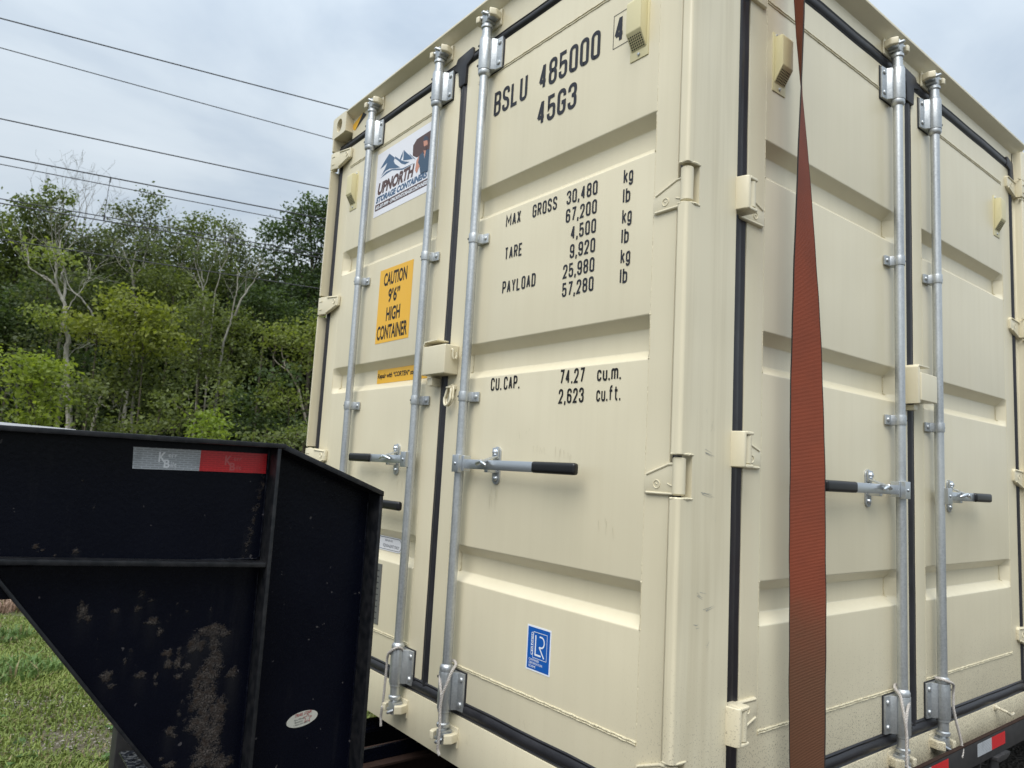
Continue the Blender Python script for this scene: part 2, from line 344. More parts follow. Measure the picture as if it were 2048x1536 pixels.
# ------------------------------------------------------------------ stroke lettering (condensed gothic)
GL = {
 'A': [((0,0),(.5,1)), ((.5,1),(1,0)), ((.17,.28),(.83,.28))], 'B': [((0,0),(0,1),(1,1,1),(1,.53,1),(0,.53)), ((0,.53),(1,.53,1),(1,0,1),(0,0))],
 'C': [((1,.72),(1,1,1),(0,1,1),(0,0,1),(1,0,1),(1,.28))], 'D': [((0,0),(0,1),(1,1,1),(1,0,1),(0,0),(0,.1))], 'E': [((1,1),(0,1),(0,0),(1,0)), ((0,.52),(.8,.52))],
 'F': [((1,1),(0,1),(0,0)), ((0,.5),(.8,.5))], 'G': [((1,.72),(1,1,1),(0,1,1),(0,0,1),(1,0,1),(1,.46),(.5,.46))], 'H': [((0,0),(0,1)), ((1,0),(1,1)), ((0,.52),(1,.52))],
 'I': [((.5,0),(.5,1))], 'K': [((0,0),(0,1)), ((1,1),(0,.42)), ((.35,.6),(1,0))], 'L': [((0,1),(0,0),(1,0))], 'M': [((0,0),(0,1),(.5,.35),(1,1),(1,0))],
 'N': [((0,0),(0,1),(1,0),(1,1))], 'O': [((.5,0),(0,0,1),(0,1,1),(1,1,1),(1,0,1),(.5,0),(.4,0))], 'P': [((0,0),(0,1),(1,1,1),(1,.45,1),(0,.45))],
 'R': [((0,0),(0,1),(1,1,1),(1,.5,1),(0,.5)), ((.5,.5),(1,0))], 'S': [((1,.74),(1,1,1),(0,1,1),(0,.56,1),(1,.44,1),(1,0,1),(0,0,1),(0,.26))],
 'T': [((0,1),(1,1)), ((.5,1),(.5,0))], 'U': [((0,1),(0,0,1),(1,0,1),(1,1))], 'X': [((0,0),(1,1)), ((0,1),(1,0))], 'Y': [((0,1),(.5,.42),(1,1)), ((.5,.42),(.5,0))],
 '0': [((.5,0),(0,0,1),(0,1,1),(1,1,1),(1,0,1),(.5,0),(.4,0))], '1': [((.2,.8),(.6,1),(.6,0))], '2': [((0,.7),(0,1,1),(1,1,1),(1,.6,.6),(0,0),(1,0))],
 '3': [((0,.74),(0,1,1),(1,1,1),(1,.53,1),(.4,.53)), ((.4,.53),(1,.53,1),(1,0,1),(0,0,1),(0,.26))], '4': [((.70,0),(.70,1)), ((.66,.98),(0,.26)), ((0,.27),(1,.27))],
 '5': [((1,1),(.06,1),(.02,.5),(.2,.6,.5),(1,.6,1),(1,0,1),(0,0,1),(0,.26))], '6': [((1,.74),(1,1,1),(0,1,1),(0,0,1),(1,0,1),(1,.56,1),(0,.56))],
 '7': [((0,1),(1,1),(.32,0))], '8': [((.5,.53),(0,.53,1),(0,1,1),(1,1,1),(1,.53,1),(.4,.53)), ((.5,.53),(0,.53,1),(0,0,1),(1,0,1),(1,.53,1),(.4,.53))],
 '9': [((0,.26),(0,0,1),(1,0,1),(1,1,1),(0,1,1),(0,.44,1),(1,.44))], '.': [((.5,-.07),(.5,.09))], ',': [((.62,.10),(.35,-.20))],
 'k': [((0,0),(0,1)), ((1,.7),(0,.28)), ((.4,.42),(1,0))], 'g': [((1,.7),(1,-.24,1),(0,-.24,1),(0,-.1)), ((1,.7),(0,.7,1),(0,.05,1),(1,.05))],
 'l': [((.5,0),(.5,1))], 'b': [((0,1),(0,0),(1,0,1),(1,.7,1),(0,.7))], 'c': [((1,.5),(1,.7,1),(0,.7,1),(0,0,1),(1,0,1),(1,.2))], 'u': [((0,.7),(0,0,1),(1,0,1)), ((1,.7),(1,0))],
 'm': [((0,0),(0,.7)), ((0,.6),(.1,.7),(.5,.7,1),(.5,0)), ((.5,.6),(.6,.7),(1,.7,1),(1,0))], 'f': [((1,1),(.35,1,1),(.35,0)), ((0,.68),(1,.68))], 't': [((.4,.95),(.4,0,1),(1,0)), ((0,.68),(1,.68))],
}
def stroke_text(mb, s, u0, z0, h, w, gap, t, n0, sgn=-1, u1=None):
    """text from u0 (left in view); if u1 is given the advance is scaled to end there"""
    adv = lambda c: w*.45 if c == ' ' else (t if c in '.,Il' else (w*1.5 if c in 'mM' else w))
    tot = sum(adv(c)+gap for c in s)-gap
    k = abs(u1-u0)/tot if u1 is not None else 1
    x = 0; li = 0
    for c in s:
        a = adv(c)
        if c != ' ':
            gw = a
            for st in GL[c]:
                pts = [((t/2+p[0]*(gw-t)) if c not in '.,Il' else t/2+(p[0]-.5)*t, t/2+p[1]*(h-t), (p[2] if len(p) > 2 else 0)) for p in st]
                rad = min((gw-t)*.5, h*.22)
                out = []
                for i, p in enumerate(pts):
                    q = Vector(p[:2])
                    if p[2] and 0 < i < len(pts)-1:
                        a_ = Vector(pts[i-1][:2]); b_ = Vector(pts[i+1][:2])
                        la, lb = (a_-q).length, (b_-q).length
                        r_ = min(rad*p[2], la*.5 if i > 1 else la*.98, lb*.5 if i < len(pts)-2 else lb*.98)
                        A = q+(a_-q).normalized()*r_; B = q+(b_-q).normalized()*r_
                        for k_ in range(7):
                            f = k_/6; out.append(A*(1-f)**2+q*2*f*(1-f)*.92+B*f*f+(A+B)*.5*(2*f*(1-f)*.08))
                    else: out.append(q)
                o2 = [out[0]]
                for q in out[1:]:
                    if (q-o2[-1]).length > 1e-5: o2.append(q)
                out = o2; L, Rr = [], []
                n_ = n0+.00006*(li % 5); li += 1
                for i, q in enumerate(out):
                    d0 = (q-out[i-1]).normalized() if i > 0 else (out[1]-q).normalized()
                    d1 = (out[i+1]-q).normalized() if i < len(out)-1 else d0
                    nb = Vector((-(d0+d1).y, (d0+d1).x)); nb = nb.normalized() if nb.length > .3 else Vector((-d0.y, d0.x))
                    ms = 1/max(.38, nb.dot(Vector((-d0.y, d0.x))))
                    e = nb*(t/2)*min(ms, 1.9)
                    L.append(q+e); Rr.append(q-e)
                pl = [mb.P((u0+sgn*(x+v.x)*k, n_, z0+v.y)) for v in L]; pr = [mb.P((u0+sgn*(x+v.x)*k, n_, z0+v.y)) for v in Rr]
                for i in range(len(pl)-1): mb.f.append((pl[i], pl[i+1], pr[i+1], pr[i]))
        x += a+gap
def font_text(name, s, parent, m, u0, z0, h, u1, n0, mp=E_, sgn=-1, shear=0.0, bold=.0, rot=0, slope=0.0, face_frame=None):
    """text in Blender's built-in face laid on a wall from u0 to u1 with cap height h"""
    cu = bpy.data.curves.new('t', 'FONT'); cu.body = s; cu.size = 1; cu.offset = bold; cu.resolution_u = 3
    o = bpy.data.objects.new('t', cu); me = bpy.data.meshes.new_from_object(o)
    co = np.array([v.co[:] for v in me.vertices]); bpy.data.objects.remove(o)
    x0, x1 = co[:, 0].min(), co[:, 0].max(); caph = .73
    sx = abs(u1-u0)/(x1-x0)
    for v, c in zip(me.vertices, co):
        a = (c[0]-x0)*sx; b = c[1]/caph*h
        a += shear*b
        if rot: a, b = -b*1.0, (c[0]-x0)*sx
        b += slope*a
        v.co = mp(u0+sgn*a, n0, z0+b)
    me.materials.append(MATS[m]); me.name = name
    ob = bpy.data.objects.new(name, me); col.objects.link(ob); ob.parent = parent
    return ob

# ================================================================== GROUND
GZ = -.75
def sheet(name, xs, ys, z, m, jit=0, kind='structure'):
    v = [(x, y, z+(rnd.uniform(-jit, jit) if 0 < i < len(xs)-1 and 0 < j < len(ys)-1 else 0)) for i, x in enumerate(xs) for j, y in enumerate(ys)]
    ny = len(ys); f = [(i*ny+j, (i+1)*ny+j, (i+1)*ny+j+1, i*ny+j+1) for i in range(len(xs)-1) for j in range(ny-1)]
    me = bpy.data.meshes.new(name); me.from_pydata(v, [], f); me.update(); me.materials.append(MATS[m]); me.shade_smooth()
    o = bpy.data.objects.new(name, me); col.objects.link(o); o['kind'] = kind; return o
gx = [-900, -200, -60]+list(np.linspace(-20, 30, 60))+[60, 200, 900]
gy = [-900, -200, -60]+list(np.linspace(-15, 45, 70))+[80, 200, 900]
sheet('ground', gx, gy, GZ, 'soil', .012)
# gravel lot the trailer is parked on, with a ragged edge to the grass
me_v, me_f = [], []
edge = [(x, 3.45+.35*math.sin(x*1.3)+.25*math.sin(x*3.1+1)+rnd.uniform(-.08, .08)) for x in np.arange(-14, 24, .25)]
for x, y in edge: me_v += [(x, y, GZ+.018), (x, -12, GZ+.018)]
for i in range(len(edge)-1): me_f.append((2*i, 2*i+1, 2*i+3, 2*i+2))
me = bpy.data.meshes.new('gravel_lot'); me.from_pydata(me_v, [], me_f); me.materials.append(MATS['gravel'])
o = bpy.data.objects.new('gravel_lot', me); col.objects.link(o); o['kind'] = 'structure'

# ================================================================== CONTAINER
C = setp(empty('shipping_container', (0, 0, 0)), 'cream shipping container with double doors on its end and long side, loaded on the trailer', 'shipping container')
TR = [(1.991, 2.119), (1.372, 1.503), (.624, .753)]
DEP = .036
def leaf(mp, ua, ub, pa, pb, za=.215, zb=2.705, parent=C):
    """door leaf: flat frame round a pressed panel with three recessed troughs"""
    mb = MB(mp); s = .034
    s1 = .007; us = [ua, pa, pa+s1, pb-s, pb, ub]; zs = [za]
    for a, b in sorted(TR): zs += [a, a+.030, b-.034, b]
    zs += [zb]
    inner = lambda i, j: i in (2, 3) and j >= 1 and (j-1) % 4 in (1, 2) and j < len(zs)-1
    ids = {}
    for i, u in enumerate(us):
        for j, z in enumerate(zs): ids[i, j] = mb.P((u, -DEP if inner(i, j) else 0, z))
    for i in range(len(us)-1):
        for j in range(len(zs)-1): mb.f.append((ids[i, j], ids[i+1, j], ids[i+1, j+1], ids[i, j+1]))
    bk = [mb.P((u, -.05, z)) for u, z in ((ua, za), (ub, za), (ub, zb), (ua, zb))]
    bot = [ids[i, 0] for i in range(6)]; top = [ids[i, len(zs)-1] for i in range(6)]
    lf = [ids[0, j] for j in range(len(zs))]; rg = [ids[5, j] for j in range(len(zs))]
    mb.f += [tuple(bot[::-1]+[bk[0], bk[1]]), tuple(top+[bk[2], bk[3]]), tuple(lf+[bk[3], bk[0]]), tuple(rg[::-1]+[bk[1], bk[2]])]
    mb.f.append(tuple(bk[::-1]))
    o = mb.build('door', 'cream_paint', parent, bevel=.0055, seg=3, ang=60)
    # weld beads round the pressed panel
    w = MB(mp)
    def bead(p, q, r=.0028, n=60):
        pts = []
        for k in range(n+1):
            f = k/n; j = (.0006*math.sin(k*1.7)+rnd.uniform(-.0004, .0004))*(1 if p[0] != q[0] else .35)
            pts.append((p[0]+(q[0]-p[0])*f+(j if p[0] == q[0] else 0), p[1], p[2]+(q[2]-p[2])*f+(j if p[0] != q[0] else 0)))
        w.tube(pts, [r*rnd.uniform(.75, 1.25) for _ in pts], 6)
    for z in (.326, .332): bead((pa, .001, z), (pb, .001, z), .0026)
    for z in (2.583, 2.592): bead((pa, .001, z), (pb, .001, z), .0018)
    bead((pa, -.0004, .33), (pa, -.0004, 2.59), .0011, 90); bead((pb, -.0004, .33), (pb, -.0004, 2.59), .0011, 90)
    for a, b in TR:
        for e, sg in ((pa, s1/s), (pb, -1)):
            pts = [(e, .0005, a), (e+sg*.5*s, -.5*DEP, a+.016), (e+sg*s, -DEP+.002, a+.034), (e+sg*s, -DEP+.002, b-.036), (e+sg*.5*s, -.5*DEP, b-.017), (e, .0005, b)]
            w.tube(pts, .003, 6)
    w.build('weld_bead', 'weld_paint', o)
    return o
EL = leaf(E_, 1.240, 2.366, 1.345, 2.268)      # left leaf of the end
ER = leaf(E_, .070, 1.190, .155, 1.103)        # right leaf of the end
EL['label'] = 'left end door with the company sticker and yellow caution sticker'; ER['label'] = 'right end door with the weights and identification lettering'
PAIR = 2.545
side_leaves = []
for k in range(2):
    o_ = k*PAIR
    a = leaf(S_, .335+o_, 1.418+o_, .427+o_, 1.322+o_, za=.192); b = leaf(S_, 1.478+o_, 2.592+o_, 1.560+o_, 2.482+o_, za=.192)
    side_leaves.append((a, b))
    if k == 0: a['label'] = 'first side door, partly behind the strap'; b['label'] = 'second side door, at the right of the picture'

def seal(mp, kind, a0, a1, p0, p1, n=-.004, parent=C, t=.009):
    """gasket: ridged strip. kind 'v' runs up z from p0..p1 across u a0..a1; kind 'h' runs along u p0..p1 across z a0..a1"""
    w = a1-a0; prof = [(0, -.03), (0, n), (.12, n+.004), (.2, n+.001), (.32, n+t*.8), (.5, n+t), (.66, n+t*.75), (.78, n+.001), (.9, n+.004), (1, n), (1, -.03)]
    mb = MB(mp); N = max(2, int((p1-p0)/.12)); rows = []
    for k in range(N+1):
        p = p0+(p1-p0)*k/N; j = .0012*math.sin(k*2.1+a0*9)
        rows.append([mb.P(((a0+w*x+j, q, p) if kind == 'v' else (p, q, a0+w*x+j))) for x, q in prof])
    for A, B in zip(rows, rows[1:]):
        for i in range(len(prof)-1): mb.f.append((A[i], A[i+1], B[i+1], B[i]))
    return mb.build('door_seal', 'rubber', parent, ang=50)
seal(E_, 'v', 2.366, 2.414, .165, 2.735); seal(E_, 'v', 1.190, 1.240, .20, 2.70); seal(E_, 'v', .036, .070, .165, 2.735, -.012)
seal(E_, 'h', 2.702, 2.748, .04, 2.410, -.001); seal(E_, 'h', .165, .222, .04, 2.410, -.001)
for k in range(2):
    o_ = k*PAIR
    seal(S_, 'v', .262+o_, .335+o_, .14, 2.73, -.004, t=.008) if k else seal(S_, 'v', .232, .335, .14, 2.73, -.004, t=.008); seal(S_, 'v', 1.418+o_, 1.478+o_, .18, 2.70); seal(S_, 'v', 2.592+o_, 2.640+o_, .14, 2.73)
    seal(S_, 'h', 2.690, 2.748, .266+o_, 2.638+o_, -.001); seal(S_, 'h', .134, .194, .266+o_, 2.638+o_, -.001)
# rubber corner flaps where gaskets meet
for mp, pts in ((E_, [(1.285, 2.715), (1.262, 2.757), (1.150, 2.766), (1.140, 2.722), (1.188, 2.700), (1.192, 2.62), (1.240, 2.62), (1.250, 2.69)]),
                (S_, [(1.380, 2.76), (1.500, 2.752), (1.535, 2.71), (1.486, 2.698), (1.480, 2.62), (1.418, 2.62), (1.412, 2.695), (1.375, 2.71)]),
                (S_, [(2.555, 2.75), (2.635, 2.735), (2.643, 2.64), (2.592, 2.64), (2.588, 2.69), (2.55, 2.70)])):
    mb = MB(mp); mb.prism(pts, -.02, .011, 1); mb.build('seal_flap', 'rubber', C, bevel=.005)

# corner posts, with hinge pockets cut in the lips
HE = [2.650, 1.845, 1.045, .275]; HS = [2.600, 1.872, 1.130, .392]
def arc(cx, cy, r, a0, a1, n=6): return [(cx+r*math.cos(R(a0+(a1-a0)*i/n)), cy+r*math.sin(R(a0+(a1-a0)*i/n))) for i in range(n+1)]
PX = .226
full = [(.052, 0)]+arc(.011, .011, .011, 270, 180, 6)+[(0, .028), (.004, .034), (.052, .034)]
cut = None
def post(fullp, cutp, hz, hh=.058, mir=None):
    mb = MB(); zs = [.118]
    for z in sorted(hz): zs += [z-hh, z+hh]
    zs.append(2.778)
    f = (lambda p: p) if mir is None else (lambda p: [(x, mir-y) for x, y in p])
    for i in range(0, len(zs)-1, 2): mb.prism(f(fullp), zs[i], zs[i+1], 2)
    return mb
pm = post(full, cut, HE); pm.prism([(PX, 0), (.0521, 0), (.0521, .034), (.072, .036), (.072, .078), (PX, .078)], .118, 2.778, 2)
o = pm.build('corner_post', 'cream_post', C, ang=30); o['label'] = 'near corner post, scuffed at hand height'
full2 = [(.052, 0)]+arc(.016, .016, .016, 270, 180, 4)+[(0, .026), (.052, .026)]
pm = post(full2, cut, HE, mir=2.438); pm.prism([(.258, 2.438), (.0521, 2.438), (.0521, 2.412), (.07, 2.412), (.07, 2.36), (.258, 2.36)], .118, 2.778, 2); pm.build('corner_post', 'cream_post', C, ang=30)
# grease scuffs on the near post
mb = MB()
for (x, z, l, a) in [(.105, 1.115, .06, -12), (.135, 1.175, .03, 65), (.10, 1.0, .07, -5), (.145, 1.02, .04, 80), (.15, .93, .05, 88), (.16, .86, .04, 85), (.11, 1.22, .015, 80), (.085, 1.17, .02, 80), (.08, .66, .03, 0), (.12, .70, .05, 15), (.13, .60, .03, 70), (.09, .74, .03, -20), (.14, 1.43, .03, 80)]:
    for k in range(4):
        a_ = R(a+rnd.uniform(-8, 8)); dx, dz = math.cos(a_)*l*rnd.uniform(.4, 1), math.sin(a_)*l*rnd.uniform(.4, 1); ox, oz = rnd.uniform(-.008, .008), rnd.uniform(-.008, .008)
        t_ = .0006; mb.quad((x+ox, -.0004-k*.0001, z+oz-t_), (x+ox+dx, -.0004-k*.0001, z+oz+dz-t_*.3), (x+ox+dx, -.0004-k*.0001, z+oz+dz+t_*.3), (x+ox, -.0004-k*.0001, z+oz+t_))
MATS['scuff'] = mat('scuff', (.30, .31, .29), .6)
o = mb.build('scuff_mark', 'scuff', C, smooth=False, fix=False); o['label'] = 'dark grey scuffs on the near corner post'; o['kind'] = 'stuff'

# corner castings with an oval hole in the end face
def casting(y0, y1, z0, z1, name='corner_casting'):
    mb = MB(); cy, cz = (y0+y1)/2, (z0+z1)/2; n = 32; ew, eh = .033, .030
    ring = []
    for k in range(n):
        a = 2*math.pi*k/n; c_, s_ = math.cos(a), math.sin(a)
        hw, hh = (y1-y0)/2, (z1-z0)/2; t_ = min(hw/abs(c_) if abs(c_) > 1e-6 else 9, hh/abs(s_) if abs(s_) > 1e-6 else 9)
        el = Vector((c_*ew, s_*eh*1.25))
        ring.append((mb.P((0, cy+c_*t_, cz+s_*t_)), mb.P((0, cy+el.x, cz+el.y)), mb.P((.03, cy+el.x*.97, cz+el.y*.97)), mb.P((.12, cy+el.x*2, cz+el.y*1.5)), mb.P((.178, cy+c_*t_, cz+s_*t_))))
    for k in range(n):
        A, B = ring[k], ring[(k+1) % n]
        for i in range(3): mb.f.append((A[i], B[i], B[i+1], A[i+1]))
        mb.f.append((A[0], A[4], B[4], B[0]))
    mb.f.append(tuple(r[4] for r in ring)); mb.f.append(tuple(r[3] for r in ring))
    return mb.build(name, 'cream_paint', C, ang=40, bevel=0)
for y0, y1 in ((2.276, 2.438), (0, .162)):
    for z0, z1 in ((2.778, 2.896), (0, .118)): casting(y0, y1, z0, z1)

# headers, sills, eaves and the rest of the shell
mb = MB(); mb.box(.045, .12, .162, 2.276, 2.735, 2.870); mb.build('door_header', 'cream_paint', C)
mb = MB(); mb.prism([(.048, 2.852), (0, 2.884), (0, 2.893), (.14, 2.896), (.14, 2.852)], .163, 2.275, 1); mb.build('rain_gutter', 'cream_paint', C, bevel=.002)
mb = MB(); mb.box(.040, .14, .163, 2.275, 0, .166); mb.build('door_sill', 'cream_paint', C, bevel=.003)
mb = MB(); mb.box(.18, 2.72, .037, .10, 2.735, 2.86); mb.build('door_header', 'cream_paint', C)
mb = MB(); mb.prism([(.040, 2.792), (-.010, 2.836), (-.010, 2.846), (.09, 2.893), (.09, 2.792)], .165, 2.715, 0); mb.build('rain_gutter', 'cream_paint', C, bevel=.002)
mb = MB(); mb.box(.18, 12.0, .030, .12, .012, .140); mb.build('side_sill', 'cream_paint', C, bevel=.003)
mb = MB()
mb.prism([(2.662, 0), (2.80, 0), (2.80, .08), (2.644, .08), (2.644, .037), (2.662, .037)], .14, 2.80, 2)
mb.build('door_post', 'cream_post', C, bevel=.003)
mb = MB(); mb.box(2.722, 12.0, .02, .10, 2.735, 2.842); mb.build('door_header', 'cream_paint', C, bevel=.003)
mb = MB(); mb.prism([(5.207, 0), (5.35, 0), (5.35, .08), (5.189, .08), (5.189, .037), (5.207, .037)], .14, 2.735, 2); mb.build('door_post', 'cream_post', C, bevel=.003)
mb = MB(); x = 5.35; pts = []
while x < 12.0:
    pts += [(x, .05), (x+.07, .05), (x+.14, .086), (x+.21, .086)]; x += .28
pts += [(12.05, .05), (12.05, .11), (5.35, .11)]
mb.prism(pts, .14, 2.735, 2); mb.build('side_wall', 'cream_paint', C, smooth=False)
mb = MB(); mb.box(.1, 12.1, 2.36, 2.42, .02, 2.86); mb.box(12.1, 12.19, 0, 2.438, 0, 2.89); mb.build('side_wall', 'cream_paint', C)
mb = MB(); mb.box(.14, 12.1, .1, 2.40, 2.845, 2.872); mb.build('roof', 'cream_paint', C)
mb = MB(); mb.box(.14, 12.1, .12, 2.40, .05, .14); mb.build('floor', 'rust', C)
# torn hazard stripe decal on the end header
hz = empty('hazard_decal'); hz.parent = C; hz['label'] = 'torn black and yellow stripe decal at the top left corner'
for m_, polys in (('vinyl_yellow', [[(2.291, 2.824), (2.159, 2.863), (2.15, 2.848), (2.226, 2.80), (2.247, 2.785), (2.276, 2.80)], [(1.943, 2.862), (1.932, 2.853), (1.93, 2.822), (1.974, 2.822), (1.974, 2.847)]]),
                  ('ink_black', [[(2.157, 2.851), (2.164, 2.859), (2.195, 2.83), (2.242, 2.789), (2.17, 2.815), (2.124, 2.83)], [(1.94, 2.861), (1.989, 2.862), (2.011, 2.853), (1.974, 2.836)]])):
    for i, p in enumerate(polys):
        mb = MB(E_); mb.poly([(u, .001+(.0006 if m_ == 'ink_black' else 0)+i*.0001, z) for u, z in p]); mb.build('stripe', m_, hz, smooth=False, fix=False)

# ---------------------------------------------------------------- hinges
def rivet(mb, u, z, r, n0, h): mb.disc_n(u, z, [(r, n0-.002), (r, n0+h*.35), (r*.8, n0+h*.8), (r*.35, n0+h)], 12)
def blade(mp, parent, z, ub, ue, flip, n=.006, low=True):
    """forged hinge blade tapering away from the pin, with raised rims and a stamped boss"""
    sg = 1 if ue > ub else -1; L = abs(ue-ub); s = 1 if low else -1
    X = lambda f: ub+sg*L*f
    pts = [(X(0), z+s*.044), (X(.28), z+s*.044), (X(.95), z+s*.012), (X(1), z+s*.004), (X(1), z-s*.040), (X(.94), z-s*.045), (X(0), z-s*.044)]
    mb = MB(mp); mb.prism(pts, -.002, n, 1); o = mb.build('hinge_blade', 'cream_paint', parent, bevel=.003)
    mb = MB(mp)
    mb.tube([(X(.02), n-.0004, z+s*.040), (X(.28), n-.0004, z+s*.039), (X(.93), n-.0004, z+s*.010)], .0036, 8)
    mb.tube([(X(.02), n-.0004, z-s*.040), (X(.93), n-.0004, z-s*.040)], .0036, 8)
    mb.tube([(X(.62)+.011*math.cos(a), n+.0005, z-s*.016+.011*math.sin(a)) for a in np.linspace(0, 6.28, 17)[:-1]], .0016, 6, closed=True)
    mb.tube([(X(.30), n+.0005, z-s*.013), (X(.2), n+.0005, z-s*.018), (X(.06), n+.0005, z-s*.018)], .0022, 6)
    mb.tube([(X(.60), n+.0005, z-s*.016), (X(.65), n+.0005, z-s*.013)], .0014, 5)
    mb.build('raised_rim', 'cream_paint', o)
    return o
for i, z in enumerate(HE):
    h = empty('hinge'); h.parent = C
    # near side
    mb = MB(); mb.lathe(.024, .020, [(.013, z-.050), (.0175, z-.046), (.0175, z+.046), (.013, z+.050)], 20); mb.build('knuckle', 'cream_paint', h)
    blade(E_, h, z-.008, .034, .152, 0, low=True)
    mb = MB(); mb.prism([(.020, .024), (.036, .030), (.041, .040), (.024, .040)], z-.040, z+.040, 2); mb.build('hinge_arm', 'cream_paint', h, bevel=.002)
    h = empty('hinge'); h.parent = C
    mb = MB(); mb.lathe(.021, 2.420, [(.012, z-.050), (.0175, z-.046), (.0175, z+.046), (.012, z+.050)], 20); mb.build('knuckle', 'cream_paint', h)
    def hb(zt0, zt1, zb0, zb1, y0=2.434, y1=2.252, x0=.002, x1=.030, t=.013):
        ys = [y0, y0-.035, y0-.075, y1]; xs = [x0, x0+.002, x0+.013, x1]; tops = [zt0, zt0, zt0, zt1]; bots = [zb0, zb0, zb0, zb1]
        m_ = MB(); F_ = [[m_.P((x+dx, y, zz)) for zz in (zb_, zt_)] for dx in (0, t) for x, y, zt_, zb_ in zip(xs, ys, tops, bots)]
        for o_ in (0, 4):
            for i_ in range(3): A, B = F_[o_+i_], F_[o_+i_+1]; m_.f.append((A[0], B[0], B[1], A[1]))
        for i_ in range(3):
            m_.f.append((F_[i_][1], F_[i_+1][1], F_[i_+5][1], F_[i_+4][1])); m_.f.append((F_[i_][0], F_[i_+4][0], F_[i_+5][0], F_[i_+1][0]))
        m_.f.append((F_[0][0], F_[0][1], F_[4][1], F_[4][0])); m_.f.append((F_[3][0], F_[7][0], F_[7][1], F_[3][1])); return m_
    hb(z+.047, z+.040, z-.047, z-.012).build('hinge_blade', 'cream_paint', h, bevel=.003)
    mb = MB(); mb.tube([(.029, 2.262, z-.008), (.0145, 2.356, z-.041)], .004, 8); mb.tube([(.0285, 2.262, z+.033), (.014, 2.352, z+.040)], .0035, 8)
    mb.tube([(.0245, 2.290+.011*math.cos(a), z+.012+.011*math.sin(a)) for a in np.linspace(0, 6.28, 15)[:-1]], .0024, 6, closed=True)
    for dz in (-.022, .022): mb.tube([(.003, 2.420, z+dz), (.0045, 2.392, z+dz)], .0026, 6)
    mb.build('raised_rim', 'cream_paint', h, bevel=0)
    # weld lumps closing the pocket
for zlist, ys in ((HE, (.002, .034)),):
    mb = MB()
    for z in zlist:
        for sg in (-1, 1):
            for yy in (0, 1):
                Y = (lambda y: y) if yy == 0 else (lambda y: 2.438-y)
                pts = [(.056, Y(.001), z+sg*.058), (.035, Y(.0005), z+sg*.0575), (.018, Y(.003), z+sg*.058), (.004, Y(.014), z+sg*.0585), (.001, Y(.030), z+sg*.058)]
                mb.tube(pts, [.003, .0045, .0035, .0042, .003], 7)
    mb.build('weld_bead', 'weld_paint', C)
for k in range(2):
    o_ = k*PAIR
    for z in HS:
        h = empty('hinge'); h.parent = C; x0 = .222+o_*1.0+(.040 if k else 0)
        mb = MB()
        mb.prism([(x0, -.002), (x0+.006, -.026), (x0+.012, -.036), (x0+.022, -.036), (x0+.022, .02), (x0, .02)], z-.050, z+.050, 2)
        for sg in (-1, 1): mb.prism([(x0+.0222, -.036), (x0+.060, -.034), (x0+.064, -.020), (x0+.058, .02), (x0+.0222, .02)], z+sg*.041, z+sg*.051, 2)
        mb.build('hinge_lug', 'cream_paint', h, bevel=.004, seg=3)
        mb = MB(); mb.lathe(x0+.043, -.019, [(.012, z-.040), (.0155, z-.038), (.0155, z+.038), (.012, z+.040)], 20); mb.build('knuckle', 'cream_paint', h)
        blade(S_, h, z-.006, .286+o_+(.03 if k else 0), .415+o_, 0, n=.008, low=(z > .7))
        h = empty('hinge'); h.parent = C; x1 = 2.540+o_
        mb = MB(S_)
        pts = [(x1, z+.036), (x1+.01, z+.046), (x1+.11, z+.040), (x1+.13, z+.046), (x1+.20, z+.046), (x1+.20, z-.044), (x1+.10, z-.046), (x1+.02, z-.022), (x1, z-.010)]
        mb.prism(pts, -.002, .012, 1)
        mb.build('hinge_blade', 'cream_paint', h, bevel=.003)
        mb = MB(S_)
        mb.tube([(x1+.008, .013, z+.040), (x1+.105, .013, z+.034), (x1+.13, .014, z+.026)], .004, 8); mb.tube([(x1+.012, .013, z-.014), (x1+.10, .013, z-.040), (x1+.19, .02, z-.040)], .004, 8)
        mb.tube([(x1+.05+.010*math.cos(a), .0125, z+.008+.010*math.sin(a)) for a in np.linspace(0, 6.28, 15)[:-1]], .0018, 6, closed=True)
        mb.prism([(x1+.11, z+.044), (x1+.20, z+.044), (x1+.20, z-.042), (x1+.11, z-.042)], .0122, .042, 1)
        for dz in (-.02, .02): mb.tube([(x1+.12, .0435, z+dz), (x1+.15, .0435, z+dz)], .002, 6)
        mb.build('knuckle', 'cream_paint', h, bevel=.006)
        mb = MB(S_); mb.tube([(x1+.10, .03, z-.056), (x1+.15, .036, z-.054), (x1+.2, .03, z-.055)], .005, 7); mb.tube([(x1+.10, .03, z+.052), (x1+.15, .036, z+.054), (x1+.2, .03, z+.052)], .004, 7); mb.build('weld_bead', 'weld_paint', h)

